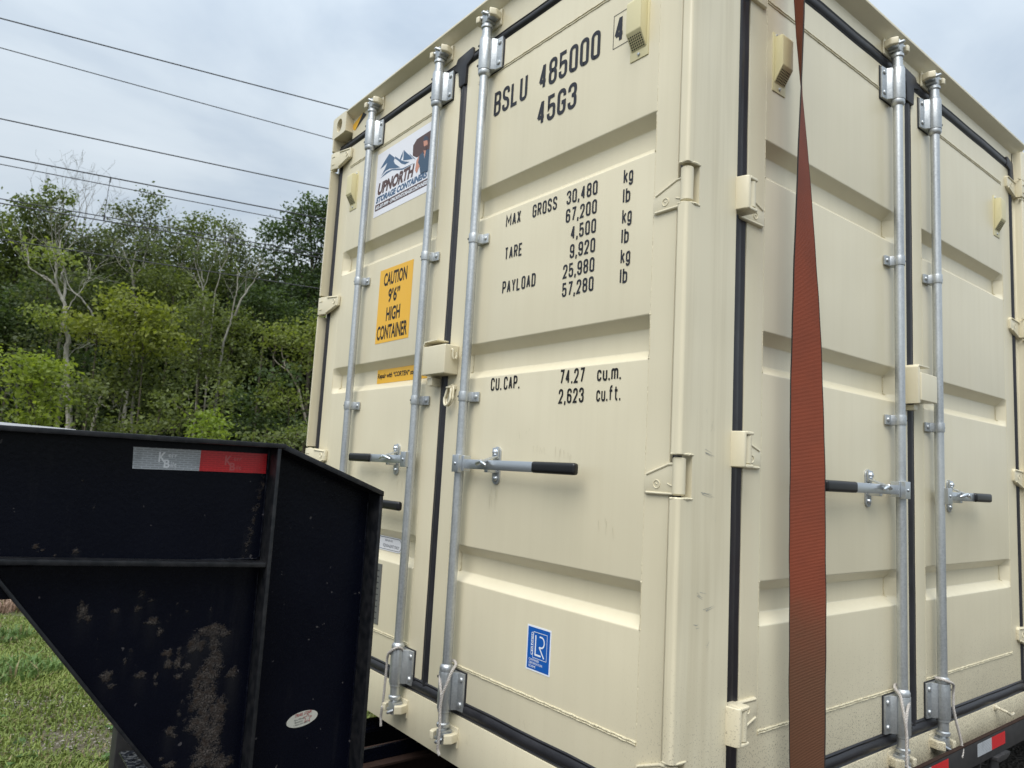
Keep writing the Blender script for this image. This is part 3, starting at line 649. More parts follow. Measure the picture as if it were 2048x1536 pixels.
# ---------------------------------------------------------------- locking bars
def locking_bar(mp, u, zt, zb, hz, hdir, catch=.180, label=None, arm=.40, glen=.20):
    """galvanised bar with guides, clamps, cams and a rubber gripped handle"""
    N = .038
    mb = MB(mp); mb.lathe(u, N, [(.0172, zb-.075), (.0172, zt+.085)], 24, cap=False); b = mb.build('locking_bar', 'galvanised', C)
    if label: b['label'] = label
    mb = MB(mp); zm = rnd.uniform(1.95, 2.2)
    # sleeve guides, top and bottom, with a bolted flange
    for zc_, nm in ((zt, 1), (zb, -1)):
        g = MB(mp); h = .064
        sec = arc(0, 0, .0265, 205, -25, 10)
        pts = [(u+x, N+y) for x, y in sec]
        ro = [(u+.029, .020), (u+.027, .003), (u-.020, .003), (u-.090, .003), (u-.092, .010), (u-.044, .011), (u-.034, .018)]
        g.prism([(p[0], p[1]) for p in pts[::-1]]+[], zc_-h, zc_+h, 2) if False else None
        poly = [(u+.0265*math.cos(R(a)), N+.0265*math.sin(R(a))) for a in range(-20, 201, 20)]
        poly = poly+[(u-.030, N-.006), (u-.040, .014), (u-.071, .011), (u-.071, .003), (u+.024, .003), (u+.0265, .02)]
        g.prism(poly, zc_-h, zc_+h, 2)
        g.build('bar_guide', 'galvanised', b, bevel=.002, ang=40)
        g = MB(mp); g.box(u-.076, u+.026, .0005, .0028, zc_-h-.004, zc_+h+.004); g.build('guide_gasket', 'rubber', b)
        g = MB(mp)
        for dz in (-.042, .042):
            g = MB(mp); rivet(g, u-.056, zc_+dz, .0100, .011, .008); g.build('bolt', 'galvanised', b)
            g = MB(mp); g.disc_n(u+.021, zc_+dz, [(.0048, N+.010), (.0048, N+.0215)], 10); g.build('pin_hole', 'dark_hole', b)
        g = MB(mp)   # collars and neck towards the cam
        s = nm; e = zc_-s*h
        g.lathe(u, N, [(.0173, e), (.0245, e-s*.001), (.0255, e-s*.012), (.022, e-s*.020), (.0173, e-s*.024)][::s], 24, cap=False)
        g.build('bar_collar', 'galvanised', b); g = MB(mp); e = zc_+s*h
        g.lathe(u, N, [(.0235, e+s*.000), (.0235, e+s*.010), (.0195, e+s*.014), (.0185, e+s*.046), (.0235, e+s*.050), (.0235, e+s*.060), (.018, e+s*.064), (.015, e+s*.072)][::s], 24, cap=False)
        g.build('bar_collar', 'galvanised', b)
        # cam claw
        zc2 = e+s*.094; g = MB(mp)
        g.box(u-.017, u+.017, N-.028, N+.016, zc2-.022, zc2+.022)
        g.prism([(u-.040, N-.022), (u-.018, N-.026), (u-.018, N+.010), (u-.030, N+.018), (u-.046, N+.004)], zc2-.005-s*.008, zc2+.006-s*.008, 2)
        g.prism([(u+.040, N-.022), (u+.018, N-.026), (u+.018, N+.010), (u+.030, N+.018), (u+.044, N+.004)], zc2-.006+s*.010, zc2+.005+s*.010, 2)
        g.tube([(u-.02, N+.012, zc2+s*.004), (u-.004, N+.026, zc2+s*.014), (u+.014, N+.018, zc2+s*.022)], .006, 8)
        g.build('cam', 'galvanised', b, bevel=.004)
        k = MB(mp)
        k.box(u-.050, u+.050, -.001 if s > 0 else .004, .010, zc2-.034, zc2+.034)
        k.prism([(u+.028, .008), (u+.050, .008), (u+.054, N+.012), (u+.040, N+.030), (u+.022, N+.026), (u+.034, N)], zc2-.016, zc2+.012, 2)
        k.prism([(u-.050, .008), (u-.028, .008), (u-.036, N-.006), (u-.030, N+.016), (u-.046, N+.026), (u-.058, N)], zc2-.012, zc2+.018, 2)
        ko = k.build('cam_keeper', 'cream_paint', C, bevel=.006, seg=3, ang=60)
    for zc_ in (1.906, 1.299):
        g = MB(mp); poly = [(u+.0205*math.cos(R(a)), N+.0205*math.sin(R(a))) for a in range(-60, 211, 18)]
        poly += [(u-.022, .014), (u-.052, .009), (u-.052, .003), (u+.016, .003), (u+.018, .03)]
        g.prism(poly, zc_-.018, zc_+.018, 2); g.build('bar_clamp', 'galvanised', b, bevel=.0018, ang=40)
        g = MB(mp); rivet(g, u-.038, zc_, .0085, .010, .007); g.build('bolt', 'galvanised', b); g = MB(mp); g.disc_n(u+.0185, zc_, [(.004, N+.002), (.004, N+.0145)], 8); g.build('pin_hole', 'dark_hole', b)
    # handle
    d = hdir; X = lambda s_: u+d*s_
    g = MB(mp); g.box(min(X(-.004), X(.036)), max(X(-.004), X(.036)), N+.014, N+.032, hz-.031, hz+.031); g.box(min(X(.012), X(.044)), max(X(.012), X(.044)), N-.018, N+.0138, hz-.026, hz+.030)
    g.disc_n(X(.016), hz, [(.006, N+.032), (.006, N+.035), (.003, N+.036)], 10)
    h = g.build('handle_hub', 'zinc', b, bevel=.005, seg=3)
    g = MB(mp); y = N+.018
    g.prism([(X(.030), N+.002), (X(.10), N+.004), (X(.22), N+.010), (X(arm+.03), N+.016), (X(arm+.03), N+.024), (X(.22), N+.018), (X(.10), N+.012), (X(.030), N+.010)], hz-.0170, hz+.0170, 2)
    g.build('handle_arm', 'zinc', b, bevel=.002)
    g = MB(mp)
    a0, a1 = sorted((X(arm), X(arm+glen))); g.box(a0, a1, N+.008, N+.032, hz-.0185, hz+.0185)
    g.build('handle_grip', 'grip', b, bevel=.0115, seg=5)
    # catch plate with two rivets and a hooked latch over the arm
    uc = X(catch); g = MB(mp)
    pp = [(uc+.0205*math.cos(R(a)), hz+.046+.0205*math.sin(R(a))) for a in range(0, 181, 20)]+[(uc+.0205*math.cos(R(a)), hz-.046+.0205*math.sin(R(a))) for a in range(180, 361, 20)]
    g.prism(pp, -.001, .006, 1); g.build('catch_plate', 'galvanised', b, bevel=.001)
    g = MB(mp)
    rivet(g, uc, hz-.046, .010, .006, .008); g.build('rivet', 'zinc', b)
    g = MB(mp); g.prism([(uc-.017, hz+.062), (uc+.017, hz+.062), (uc+.018, hz+.030), (uc+.008, hz+.016), (uc-.014, hz+.022)], .006, .013, 1)
    g.prism([(.010, hz+.030), (.013, hz+.034), (N+.040, hz+.012), (N+.040, hz+.004)], uc-.014, uc+.009, 0)
    g.tube([(uc-.004, N+.036, hz+.012), (uc-d*.030, N+.030, hz+.004), (uc-d*.045, N+.022, hz-.001)], [.007, .008, .004], 8)
    g.tube([(uc-.004, N+.036, hz+.008), (uc+d*.028, N+.034, hz-.002)], [.0075, .005], 8)
    rivet(g, uc, hz+.046, .011, .013, .010)
    g.prism([(uc-.010, hz-.012), (uc+.010, hz-.012), (uc+.010, hz-.026), (uc-.010, hz-.026)], .006, .050, 1)
    g.build('catch_latch', 'zinc', b, bevel=.002)
    return b
b1 = locking_bar(E_, 1.980, 2.660, .252, .866, -1, arm=.39, label='locking bar nearest the left edge of the end doors')
b2 = locking_bar(E_, 1.361, 2.655, .251, 1.056, 1, arm=.313)
b3 = locking_bar(E_, 1.014, 2.652, .251, 1.050, -1, arm=.443)
b4 = locking_bar(S_, 1.269, 2.615, .256, 1.043, -1, arm=.382)
b5 = locking_bar(S_, 1.610, 2.613, .255, 1.030, 1, arm=.285, glen=.175)
b6 = locking_bar(S_, 1.269+PAIR, 2.615, .256, 1.042, -1); b7 = locking_bar(S_, 1.610+PAIR, 2.613, .255, 1.030, 1)

mb = MB(E_)
for (u, z, l, n_) in [(.835, .955, .09, 7), (.50, 1.10, .05, 5), (.62, 1.12, .035, 5), (.70, 1.16, .02, 4), (.45, 1.08, .03, 4), (.30, .90, .05, 4), (1.49, .97, .06, 4), (.62, .25, .03, 3), (.9, .12, .04, 3)]:
    for k in range(n_):
        uu = u+rnd.uniform(-.035, .035); zz = z+rnd.uniform(-.02, .02); ll = l*rnd.uniform(.3, 1); w_ = .0005; a_ = rnd.uniform(-.15, .15)
        nn_ = .0016 if zz > .17 else .006
        mb.quad((uu-w_, nn_, zz), (uu+w_, nn_, zz), (uu+w_*.3+a_*ll, nn_, zz-ll), (uu-w_*.3+a_*ll, nn_, zz-ll))
MATS['run'] = mat('run', (.47, .42, .30), .5); o = mb.build('run_mark', 'run', ER, smooth=False, fix=False); o['kind'] = 'stuff'
# ---------------------------------------------------------------- vents
def vent(mp, uc, zc_):
    v = empty('vent'); v.parent = C; zt, zb = zc_+.100, zc_-.100
    mb = MB(mp); mb.box(uc-.037, uc+.037, -.001, .003, zb, zt); mb.build('vent_plate', 'cream_plastic', v, bevel=.001)
    mb = MB(mp); mb.prism([(.003, zb+.028), (.034, zb+.078), (.034, zt-.022), (.030, zt-.016), (.003, zt-.016)], uc-.030, uc+.030, 0)
    mb.build('vent_cover', 'cream_plastic', v, bevel=.003)
    mb = MB(mp); sl_ = Vector((.031, .050)).normalized(); nr = Vector((sl_.y, -sl_.x))
    for i in range(7):
        for j in range(6):
            c = Vector((.003, zb+.028))+sl_*(.008+.0072*j); u = uc-.0225+.0075*i; w = .0022
            a = c-sl_*w+nr*.0004; b = c+sl_*w+nr*.0004
            mb.quad((u-w, a.x, a.y), (u+w, a.x, a.y), (u+w, b.x, b.y), (u-w, b.x, b.y))
    mb.build('vent_grille', 'dark_hole', v, smooth=False, fix=False)
    mb = MB(mp)
    for u, z in ((uc, zb+.014), (uc-.02, zt-.008), (uc+.02, zt-.008)): rivet(mb, u, z, .0055, .003, .005)
    mb.build('screw', 'galvanised', v)
for mp, uc, zc_ in ((E_, .233, 2.415), (E_, 2.195, 2.432), (S_, .496, 2.396), (S_, 2.410, 2.394), (S_, .496+PAIR, 2.396)): vent(mp, uc, zc_)

# ---------------------------------------------------------------- lock boxes, ring, hook
lb = empty('lock_box'); lb.parent = C; lb['label'] = 'cream lock box bridging the end doors'
def open_box(mp, u0, u1, n1, z0, z1, fillet=.010):
    mb = MB(mp)
    mb.box(u0, u1, n1-.004, n1, z0, z1); mb.box(u0, u0+.004, 0, n1-.0041, z0, z1); mb.box(u1-.004, u1, 0, n1-.0041, z0, z1)
    mb.box(u0+.0041, u1-.0041, .0, n1-.0041, z1-.004, z1); return mb
mb = MB(E_); mb.box(1.122, 1.282, 0, .066, 1.392, 1.507); mb.build('box_shell', 'cream_paint', lb, bevel=.006, seg=3)
mb = MB(E_); mb.prism([(1.300, 1.395), (1.300, 1.518), (1.290, 1.532), (1.200, 1.534), (1.200, 1.528), (1.286, 1.526), (1.294, 1.515), (1.294, 1.395)], 0, .058, 1)
mb.build('box_hood', 'cream_paint', lb, bevel=.002)
mb = MB(E_); mb.box(1.235, 1.270, .002, .045, 1.352, 1.384); mb.box(1.250, 1.262, .002, .035, 1.380, 1.391); mb.build('box_bolt', 'cream_paint', lb, bevel=.003)
mb = MB(); mb.tube([(.010, 1.119, 1.487), (.010, 1.112, 1.486), (.010, 1.112, 1.462), (.014, 1.110, 1.452), (.022, 1.110, 1.452), (.026, 1.110, 1.462), (.026, 1.110, 1.478)], .0050, 8); mb.build('box_hook', 'cream_paint', lb)
lb = empty('lock_box'); lb.parent = C; lb['label'] = 'cream lock box bridging the first pair of side doors'
mb = MB(S_); mb.box(1.385, 1.527, 0, .066, 1.385, 1.492); mb.build('box_shell', 'cream_paint', lb, bevel=.005, seg=3)
mb = MB(S_); mb.prism([(1.366, 1.372), (1.366, 1.512), (1.376, 1.522), (1.470, 1.523), (1.470, 1.517), (1.380, 1.516), (1.372, 1.508), (1.372, 1.372)], 0, .062, 1)
mb.box(1.3722, 1.3848, .050, .062, 1.374, 1.510)
mb.build('box_hood', 'cream_paint', lb, bevel=.002)
mb = MB(S_); mb.box(1.392, 1.425, .002, .035, 1.350, 1.370); mb.build('box_bolt', 'cream_paint', lb, bevel=.003)
rg = empty('door_ring'); rg.parent = C
mb = MB(E_)
for dn, dz, k in ((.016, 0, 1), (.026, -.004, .93)):
    mb.tube([(1.142+.021*k*math.cos(a)*(1.12 if math.sin(a) < 0 else .9), dn+.010*math.sin(a)*-.6, 1.312+dz+.040*k*math.sin(a)) for a in np.linspace(0, 2*math.pi, 29)[:-1]], .0048, 8, closed=True)
mb.build('ring', 'cream_paint', rg)
mb = MB(E_); mb.box(1.122, 1.162, -.001, .012, 1.334, 1.352); mb.box(1.128, 1.156, .010, .030, 1.338, 1.346); mb.build('staple', 'cream_paint', rg, bevel=.003)
mb = MB(S_); mb.disc_n(2.232, .128, [(.014, .006), (.014, .012), (.006, .018)], 12); mb.tube([(2.232, .010, .130), (2.24, .05, .118), (2.262, .058, .104), (2.30, .056, .106)], .006, 8); o = mb.build('sill_hook', 'cream_paint', C); o['label'] = 'small bent hook on the side sill'

# ---------------------------------------------------------------- painted lettering
def lettering(items, m, h, w, gap, t, label, n0=.0012, mp=E_, parent=ER):
    for it in items:
        mb = MB(mp); stroke_text(mb, it[0], it[1], it[3], it[4] if len(it) > 4 else h, w, gap, t, n0, -1, it[2])
        o = mb.build('lettering', m, parent, smooth=False, fix=False); o['label'] = label
lettering([('BSLU', .987, .783, 2.399), ('485000', .716, .407, 2.399), ('45G3', .716, .511, 2.264, .095), ('4', .343, .302, 2.410, .092)], 'ink', .100, .044, .010, .0138, 'black identification number lettering at the top of the door')
mb = MB(E_)
for a in ((.349, .347, 2.396, 2.512), (.262, .260, 2.396, 2.512), (.347, .262, 2.396, 2.398), (.347, .262, 2.510, 2.512)): mb.quad((a[0], .0011, a[2]), (a[1], .0011, a[2]), (a[1], .0011, a[3]), (a[0], .0011, a[3]))
o = mb.build('check_digit_frame', 'ink', ER, smooth=False, fix=False)
rows = []
for s_, zz, st in (('30,480', 1.9255, .536), ('67,200', 1.8625, .536), ('4,500', 1.7990, .508), ('9,920', 1.7355, .508), ('25,980', 1.6720, .537), ('57,280', 1.6100, .537)): rows.append((s_, st, .391, zz))
for k, zz in enumerate((1.9265, 1.8635, 1.7985, 1.7355, 1.6735, 1.6115)): rows.append(('kg', .279, .240, zz-.001, .048) if k % 2 == 0 else ('lb', .279, .249, zz, .048))
rows += [('MAX', .866, .779, 1.925), ('GROSS', .713, .584, 1.9245), ('TARE', .862, .760, 1.799), ('PAYLOAD', .865, .677, 1.6725)]
lettering(rows, 'ink', .0475, .0215, .0062, .0068, 'black gross, tare and payload weights lettering')
lettering([('CU.', .900, .836, 1.318), ('CAP.', .823, .734, 1.318), ('74.27', .527, .413, 1.3205), ('2,623', .529, .413, 1.2575), ('cu.m.', .358, .259, 1.320), ('cu.ft.', .358, .258, 1.2575)], 'ink_black', .0475, .0225, .0065, .0070, 'black cubic capacity lettering')

# ---------------------------------------------------------------- stickers
def rect(name, m, parent, u0, u1, z0, z1, n, mp=E_):
    mb = MB(mp); mb.quad((u0, n, z0), (u1, n, z0), (u1, n, z1), (u0, n, z1)); return mb.build(name, m, parent, smooth=False, fix=False)
def sticker(name, label, m, u0, u1, z0, z1, n=.001, thick=.0006):
    mb = MB(E_); mb.box(u1, u0, n-thick, n, z0, z1); o = mb.build(name, m, C, smooth=False); o['label'] = label; return o
up_ = sticker('company_sticker', 'white company sticker with blue mountains and a man carrying a box', 'vinyl_white', 1.953, 1.385, 2.227, 2.553)
ART = [('mountain_print', 'print_blue', [
 [(1.8352, 2.5233), (1.8033, 2.5027), (1.7749, 2.4834), (1.7842, 2.4702), (1.7701, 2.4512), (1.715, 2.4169), (1.7608, 2.4265), (1.82, 2.443), (1.8607, 2.4434), (1.9028, 2.4291), (1.8662, 2.46), (1.8491, 2.4815), (1.8831, 2.4741), (1.9182, 2.4698), (1.8809, 2.4974)],
 [(1.7731, 2.4901), (1.7208, 2.4562), (1.6798, 2.4361), (1.6291, 2.4175), (1.6718, 2.4179), (1.7064, 2.4329), (1.7435, 2.4604), (1.7742, 2.4788)],
 [(1.6939, 2.4966), (1.6574, 2.4676), (1.628, 2.4468), (1.6011, 2.4228), (1.6527, 2.4342), (1.6917, 2.4442), (1.6912, 2.467)],
 [(1.6975, 2.492), (1.7128, 2.4767), (1.7255, 2.4582), (1.7148, 2.4528), (1.7005, 2.467)], [(1.6379, 2.4613), (1.5737, 2.4114), (1.5931, 2.4217), (1.6284, 2.4498)],
 [(1.9102, 2.4192), (1.8538, 2.4369), (1.7956, 2.4332), (1.6916, 2.4054), (1.5822, 2.3987), (1.6905, 2.398), (1.7946, 2.4265), (1.8463, 2.4258)]]),
 ('box_print', 'print_brown', [[(1.5767, 2.5089), (1.4252, 2.5119), (1.4277, 2.4126), (1.5263, 2.4172), (1.567, 2.419), (1.6033, 2.439), (1.6064, 2.4879)]]),
 ('arm_print', 'print_skin', [[(1.5651, 2.4045), (1.5459, 2.4207), (1.5385, 2.3962), (1.5347, 2.3674), (1.5564, 2.3409), (1.5717, 2.3593)], [(1.5156, 2.4799), (1.4815, 2.4734), (1.4754, 2.4528), (1.4859, 2.4316), (1.504, 2.4375)], [(1.5084, 2.4335), (1.4857, 2.4302), (1.4932, 2.3929)]]),
 ('cap_print', 'print_navy', [[(1.5156, 2.4799), (1.512, 2.4981), (1.4946, 2.4982), (1.4754, 2.4829), (1.4661, 2.4674), (1.4815, 2.4734)]]),
 ('beard_print', 'print_brown', [[(1.5144, 2.4597), (1.5005, 2.4487), (1.4786, 2.4511), (1.4869, 2.4278), (1.5022, 2.4314)]]),
 ('shirt_print', 'print_plaid', [[(1.5416, 2.4193), (1.5087, 2.428), (1.4938, 2.3904), (1.4838, 2.4268), (1.4238, 2.4194), (1.4111, 2.3189), (1.5218, 2.3278), (1.5324, 2.3695), (1.5476, 2.3879)]])]
for i, (nm, m_, polys) in enumerate(ART):
    mb = MB(E_)
    for j, p in enumerate(polys): mb.poly([(u, .0013+.0003*i+.00004*j, z) for u, z in p])
    o = mb.build(nm, m_, up_, smooth=False, fix=False)
font_text('lettering', 'UPNORTH', up_, 'print_brown', 1.930, 2.339, .056, 1.592, .0013, shear=.22, bold=.055)
font_text('lettering', 'STORAGE CONTAINERS', up_, 'print_blue', 1.937, 2.298, .029, 1.466, .0013, shear=.22, bold=.06)
rect('contact_band', 'print_brown', up_, 1.940, 1.400, 2.257, 2.289, .0013)
font_text('lettering', '603-307-9999 • UPNORTHSTORAGECONTAINERS.COM', up_, 'print_white', 1.932, 2.2635, .018, 1.405, .0018, shear=.2, bold=.03)
ca = sticker('caution_sticker', 'yellow caution sticker with black capitals', 'vinyl_yellow', 1.830, 1.526, 1.585, 1.937)
for s_, a, b, zz, hh in (('CAUTION', 1.788, 1.575, 1.857, .061), ('9’6”', 1.735, 1.628, 1.7735, .063), ('HIGH', 1.742, 1.615, 1.687, .063), ('CONTAINER', 1.819, 1.541, 1.603, .065)): font_text('lettering', s_, ca, 'ink_black', a, zz, hh, b, .0013, bold=.03)
rp = sticker('repair_sticker', 'long yellow sticker in the middle trough of the left end door', 'vinyl_yellow', 1.849, 1.370, 1.403, 1.468, n=-.0345)
font_text('lettering', 'Repair with “CORTEN” steel only', rp, 'ink_black', 1.843, 1.428, .022, 1.430, -.0342, bold=.035, shear=.1)
ov = empty('oval_label'); ov.parent = C; ov['label'] = 'small white rounded label low on the left end door'
def rrect(u0, u1, z0, z1, r):
    p = []
    for cx, cz, a in ((u0-r, z1-r, 90), (u0-r, z0+r, 180), (u1+r, z0+r, 270), (u1+r, z1-r, 0)):
        for k in range(7):
            t_ = R(a+k*15); p.append((cx-math.cos(t_)*r, cz+math.sin(t_)*r) if False else (cx-r*math.cos(t_+math.pi), cz+r*math.sin(t_)))
    return p
for i, (m_, g_) in enumerate((('vinyl_white', 0), ('print_navy', .005), ('vinyl_white', .007))):
    mb = MB(E_); cx, cz, hw, hh, r_ = 1.628, .690, .118-g_, .031-g_, .028-g_
    p = []
    for sx, sz, a in ((1, 1, 0), (-1, 1, 90), (-1, -1, 180), (1, -1, 270)):
        for k in range(7):
            t_ = R(a+k*15); p.append((cx+sx*(hw-r_)+r_*math.cos(t_), -.0345+.0004*i, cz+sz*(hh-r_)+r_*math.sin(t_)))
    mb.poly(p); mb.build('label_face', m_, ov, smooth=False, fix=False)
font_text('lettering', 'REPAIR USE', ov, 'print_navy', 1.655, .699, .0085, 1.590, -.0333); font_text('lettering', 'EQUIVALENT ONLY', ov, 'print_navy', 1.670, .674, .014, 1.530, -.0333)
pl = sticker('data_plate', 'grey metal data plate low on the left end door', 'plate_metal', 1.79, 1.603, .356, .606, n=.003, thick=.003)
for k in range(9): rect('engraved_line', 'ink', pl, 1.775, 1.62, .375+k*.025, .379+k*.025, .0035)
ls = sticker('certification_sticker', 'blue certification sticker near the bottom of the right end door', 'print_white', .6245, .5095, .412, .550)
rect('sticker_field', 'vinyl_blue', ls, .6195, .5145, .417, .545, .0013)
mb = MB(E_)
def line(mb, a, b, w, n=.0018):
    a, b = Vector(a), Vector(b); d = (b-a).normalized(); e = Vector((-d.y, d.x))*w/2
    mb.quad(*[(p.x, n, p.y) for p in (a-e, b-e, b+e, a+e)])
F = [(.592, .532), (.527, .532), (.527, .453), (.592, .453)]
for i in range(4): line(mb, F[i], F[(i+1) % 4], .0016, .0018+i*.00003)
mb.build('frame_print', 'print_white', ls, smooth=False, fix=False)
mb = MB(E_)
line(mb, (.581, .523), (.581, .462), .0052, .0018); line(mb, (.5836, .4635), (.554, .4635), .0055, .00185)
pts = [(.563, .521), (.557, .521)]+[(.553-.0135*math.sin(R(a)), .505+.016*math.cos(R(a))) for a in range(10, 181, 17)]+[(.563, .489)]
for i in range(len(pts)-1): line(mb, pts[i], pts[i+1], .0048, .0018+.00003*(i % 3))
line(mb, (.563, .490), (.539, .459), .0048, .00195); mb.build('emblem', 'print_white', ls, smooth=False, fix=False)
font_text('lettering', 'CONTAINER', ls, 'print_white', .610, .4425, .0072, .561, .0018, bold=.01)
font_text('lettering', 'CERTIFICATION', ls, 'print_white', .610, .4325, .0072, .545, .0018, bold=.01); font_text('lettering', 'SCHEME', ls, 'print_white', .610, .4225, .0072, .577, .0018, bold=.01)
cu = bpy.data.curves.new('t', 'FONT'); cu.body = 'CERTIFIED'; cu.offset = .02; o_ = bpy.data.objects.new('t', cu); me = bpy.data.meshes.new_from_object(o_); bpy.data.objects.remove(o_)
xs_ = [v.co.x for v in me.vertices]; k_ = .070/(max(xs_)-min(xs_))
for v in me.vertices: v.co = E_(.5935+v.co.y/.73*.0095, .0018, .460+(v.co.x-min(xs_))*k_)
me.materials.append(MATS['print_white']); o_ = bpy.data.objects.new('lettering', me); col.objects.link(o_); o_.parent = ls

# ================================================================== ROPES on the cam ends
def rope(name, path, label, r=.0051, pitch=.028):
    P = [Vector(p) for p in path]; D = [P[0]]; step = .0035
    for a, b in zip(P, P[1:]):
        n = max(1, int((b-a).length/step))
        for k in range(1, n+1): D.append(a.lerp(b, k/n))
    for _ in range(12): D = [D[0]]+[(D[i-1]+D[i]*2+D[i+1])/4 for i in range(1, len(D)-1)]+[D[-1]]
    mb = MB(); pv = None; fr = []
    for i, p in enumerate(D):
        d = (D[min(i+1, len(D)-1)]-D[max(i-1, 0)]).normalized()
        x = d.orthogonal().normalized() if pv is None else (pv-d*pv.dot(d)).normalized()
        pv = x; fr.append((x, d.cross(x)))
    for s_ in range(3):
        L = 0; pts = []
        for i, p in enumerate(D):
            if i: L += (p-D[i-1]).length
            a = L/pitch*2*math.pi+s_*2*math.pi/3
            pts.append(p+(fr[i][0]*math.cos(a)+fr[i][1]*math.sin(a))*r*.52)
        mb.tube(pts, r*.56, 5)
    o = mb.build(name, 'rope', None)
    return setp(o, label, 'rope', 'pale ropes tied to the lower cams')
def V(mp, u, n, z): return Vector(mp(u, n, z))
def rope_y(mp, u, z, zend, label):
    rope('rope', [V(mp, u+.020, .045, z+.055), V(mp, u+.031, .062, z+.048), V(mp, u+.026, .084, z+.02), V(mp, u+.010, .092, z-.020), V(mp, u+.001, .093, z-.045), V(mp, u+.002, .093, z-.10), V(mp, u+.004, .094, z-.17), V(mp, u-.004, .096, zend)], label)
    o = bpy.context.scene.objects
    return
def loop(mp, pts): return [V(mp, *p) for p in pts]
# first leg of each loop comes down the other side, then both run together
def rope_v(mp, u, zt, zend, label, tail):
    pts = loop(mp, [(u+.005, .074, zt-.14), (u+.001, .073, zt-.095), (u+.014, .071, zt-.068), (u+.029, .060, zt-.035), (u+.034, .042, zt-.002), (u+.024, .018, zt+.014), (u-.008, .014, zt+.014), (u-.030, .024, zt+.008), (u-.034, .046, zt-.010), (u-.026, .062, zt-.045), (u-.006, .074, zt-.085), (u-.003, .078, zt-.13)]+tail)
    sh_ = (-.020 if mp is E_ else -.060); pts = [p+(V(mp, sh_, 0, 0)-V(mp, 0, 0, 0))*(1 if i < 3 or i > 9 else (.5 if i in (3, 9) else 0)) for i, p in enumerate(pts)]
    rope('rope', pts, label)
zt = .335
rope_v(E_, 1.004, zt, .09, 'pale rope looped in a Y on the right bar foot of the end doors', [(.992, .080, .14), (.994, .081, .09), (1.000, .079, .062), (.985, .078, .052)])
rope_v(S_, 1.269, zt+.004, .09, 'pale rope looped in a Y at the foot of the first side bar', [(1.259, .080, .16), (1.252, .083, .115), (1.259, .086, .100), (1.242, .088, .085), (1.255, .090, .070), (1.249, .090, .030)])
rope('rope', loop(E_, [(1.339, .025, .308), (1.331, .050, .330), (1.344, .068, .320), (1.374, .072, .300), (1.392, .066, .275), (1.395, .064, .24), (1.398, .064, .17), (1.402, .064, .11), (1.408, .062, .08), (1.396, .07, .095), (1.408, .066, .05), (1.403, .066, .015)]), 'pale rope hanging straight beside the black riser at the left bar foot')
rope('rope', loop(S_, [(1.576, .024, .340), (1.580, .056, .338), (1.606, .072, .328), (1.640, .066, .314), (1.648, .060, .285), (1.646, .060, .23), (1.660, .066, .17), (1.680, .070, .120), (1.690, .072, .088), (1.680, .074, .062), (1.662, .076, .058), (1.662, .074, .078), (1.682, .078, .086), (1.676, .080, .066), (1.662, .080, .052)]), 'pale rope ending in a frayed knot at the foot of the second side bar')

# ================================================================== RATCHET STRAP over the container
st = setp(empty('ratchet_strap', (.48, -.03, 0)), 'faded orange ratchet strap with a half twist hanging down the long side', 'strap')
keys = [(3.2, -88), (2.897, 116), (2.70, 111), (2.50, 103), (2.30, 90), (2.08, 74), (1.84, 59), (1.62, 44), (1.44, 32), (1.2, 18), (.95, 8), (.70, -3), (.45, -12), (.20, -24), (.06, -30)]
def lerpk(z):
    for (z1, a1), (z0, a0) in zip(keys[1:], keys[2:]):
        if z0 <= z <= z1: f = (z-z0)/(z1-z0); return a0+(a1-a0)*f
    return keys[-1][1] if z < keys[-1][0] else keys[1][1]
vd = Vector((math.cos(R(30)), math.sin(R(30)), 0)); side_ = Vector((math.sin(R(30)), -math.cos(R(30)), 0))
def strap_c(z):
    f = (2.84-z)/2.84
    return Vector((.502+.013*f-.012*math.sin(f*3.14), -.022-.045*f-.022*math.sin(f*3.14), z))
rows = []
N = 240
for k in range(N+1):
    z = 2.842-(2.842-.075)*k/N; a = R(lerpk(z)); c = strap_c(z)
    d = side_*math.cos(a)+vd*math.sin(a)
    if z > 2.78:      # it flattens out to turn over the eave
        f = min(1, (z-2.78)/.06); d = (d*(1-f)+Vector((1, 0, 0))*(1 if d.x > 0 else -1)*f).normalized()
    rows.append((c, d))
over = [(Vector((.502, -.016, 2.850)), Vector((1, 0, 0))), (Vector((.502, .0, 2.858)), Vector((1, 0, 0))), (Vector((.502, .09, 2.897)), Vector((1, 0, 0))), (Vector((.502, 1.2, 2.90)), Vector((1, 0, 0))), (Vector((.502, 2.43, 2.897)), Vector((1, 0, 0)))]
sg0 = 1 if rows[0][1].x > 0 else -1
rows = [(c, d*sg0) for c, d in over[::-1]]+rows
def ribbon(name, rows, x0, x1, th, m):
    mb = MB(); ring = []
    for i, (c, d) in enumerate(rows):
        t_ = (rows[min(i+1, len(rows)-1)][0]-rows[max(i-1, 0)][0]).normalized(); nrm = d.cross(t_).normalized()
        j = .0006*math.sin(i*.17)+.0004*math.sin(i*.41)
        ring.append([mb.P(tuple(c+d*(x+j)+nrm*s)) for x, s in ((x0, -th), (x1, -th), (x1, th), (x0, th))])
    for A, B in zip(ring, ring[1:]):
        for k in range(4): mb.f.append((A[k], A[(k+1) % 4], B[(k+1) % 4], B[k]))
    o = mb.build(name, m, None, ang=60); o.parent = st; o.location = (-.48, .03, 0); return o
ribbon('webbing', rows, -.0475, .0475, .0014, 'webbing'); ribbon('stitched_edge', rows, -.0497, -.0476, .0019, 'webbing_edge'); ribbon('stitched_edge', rows, .0476, .0497, .0019, 'webbing_edge')

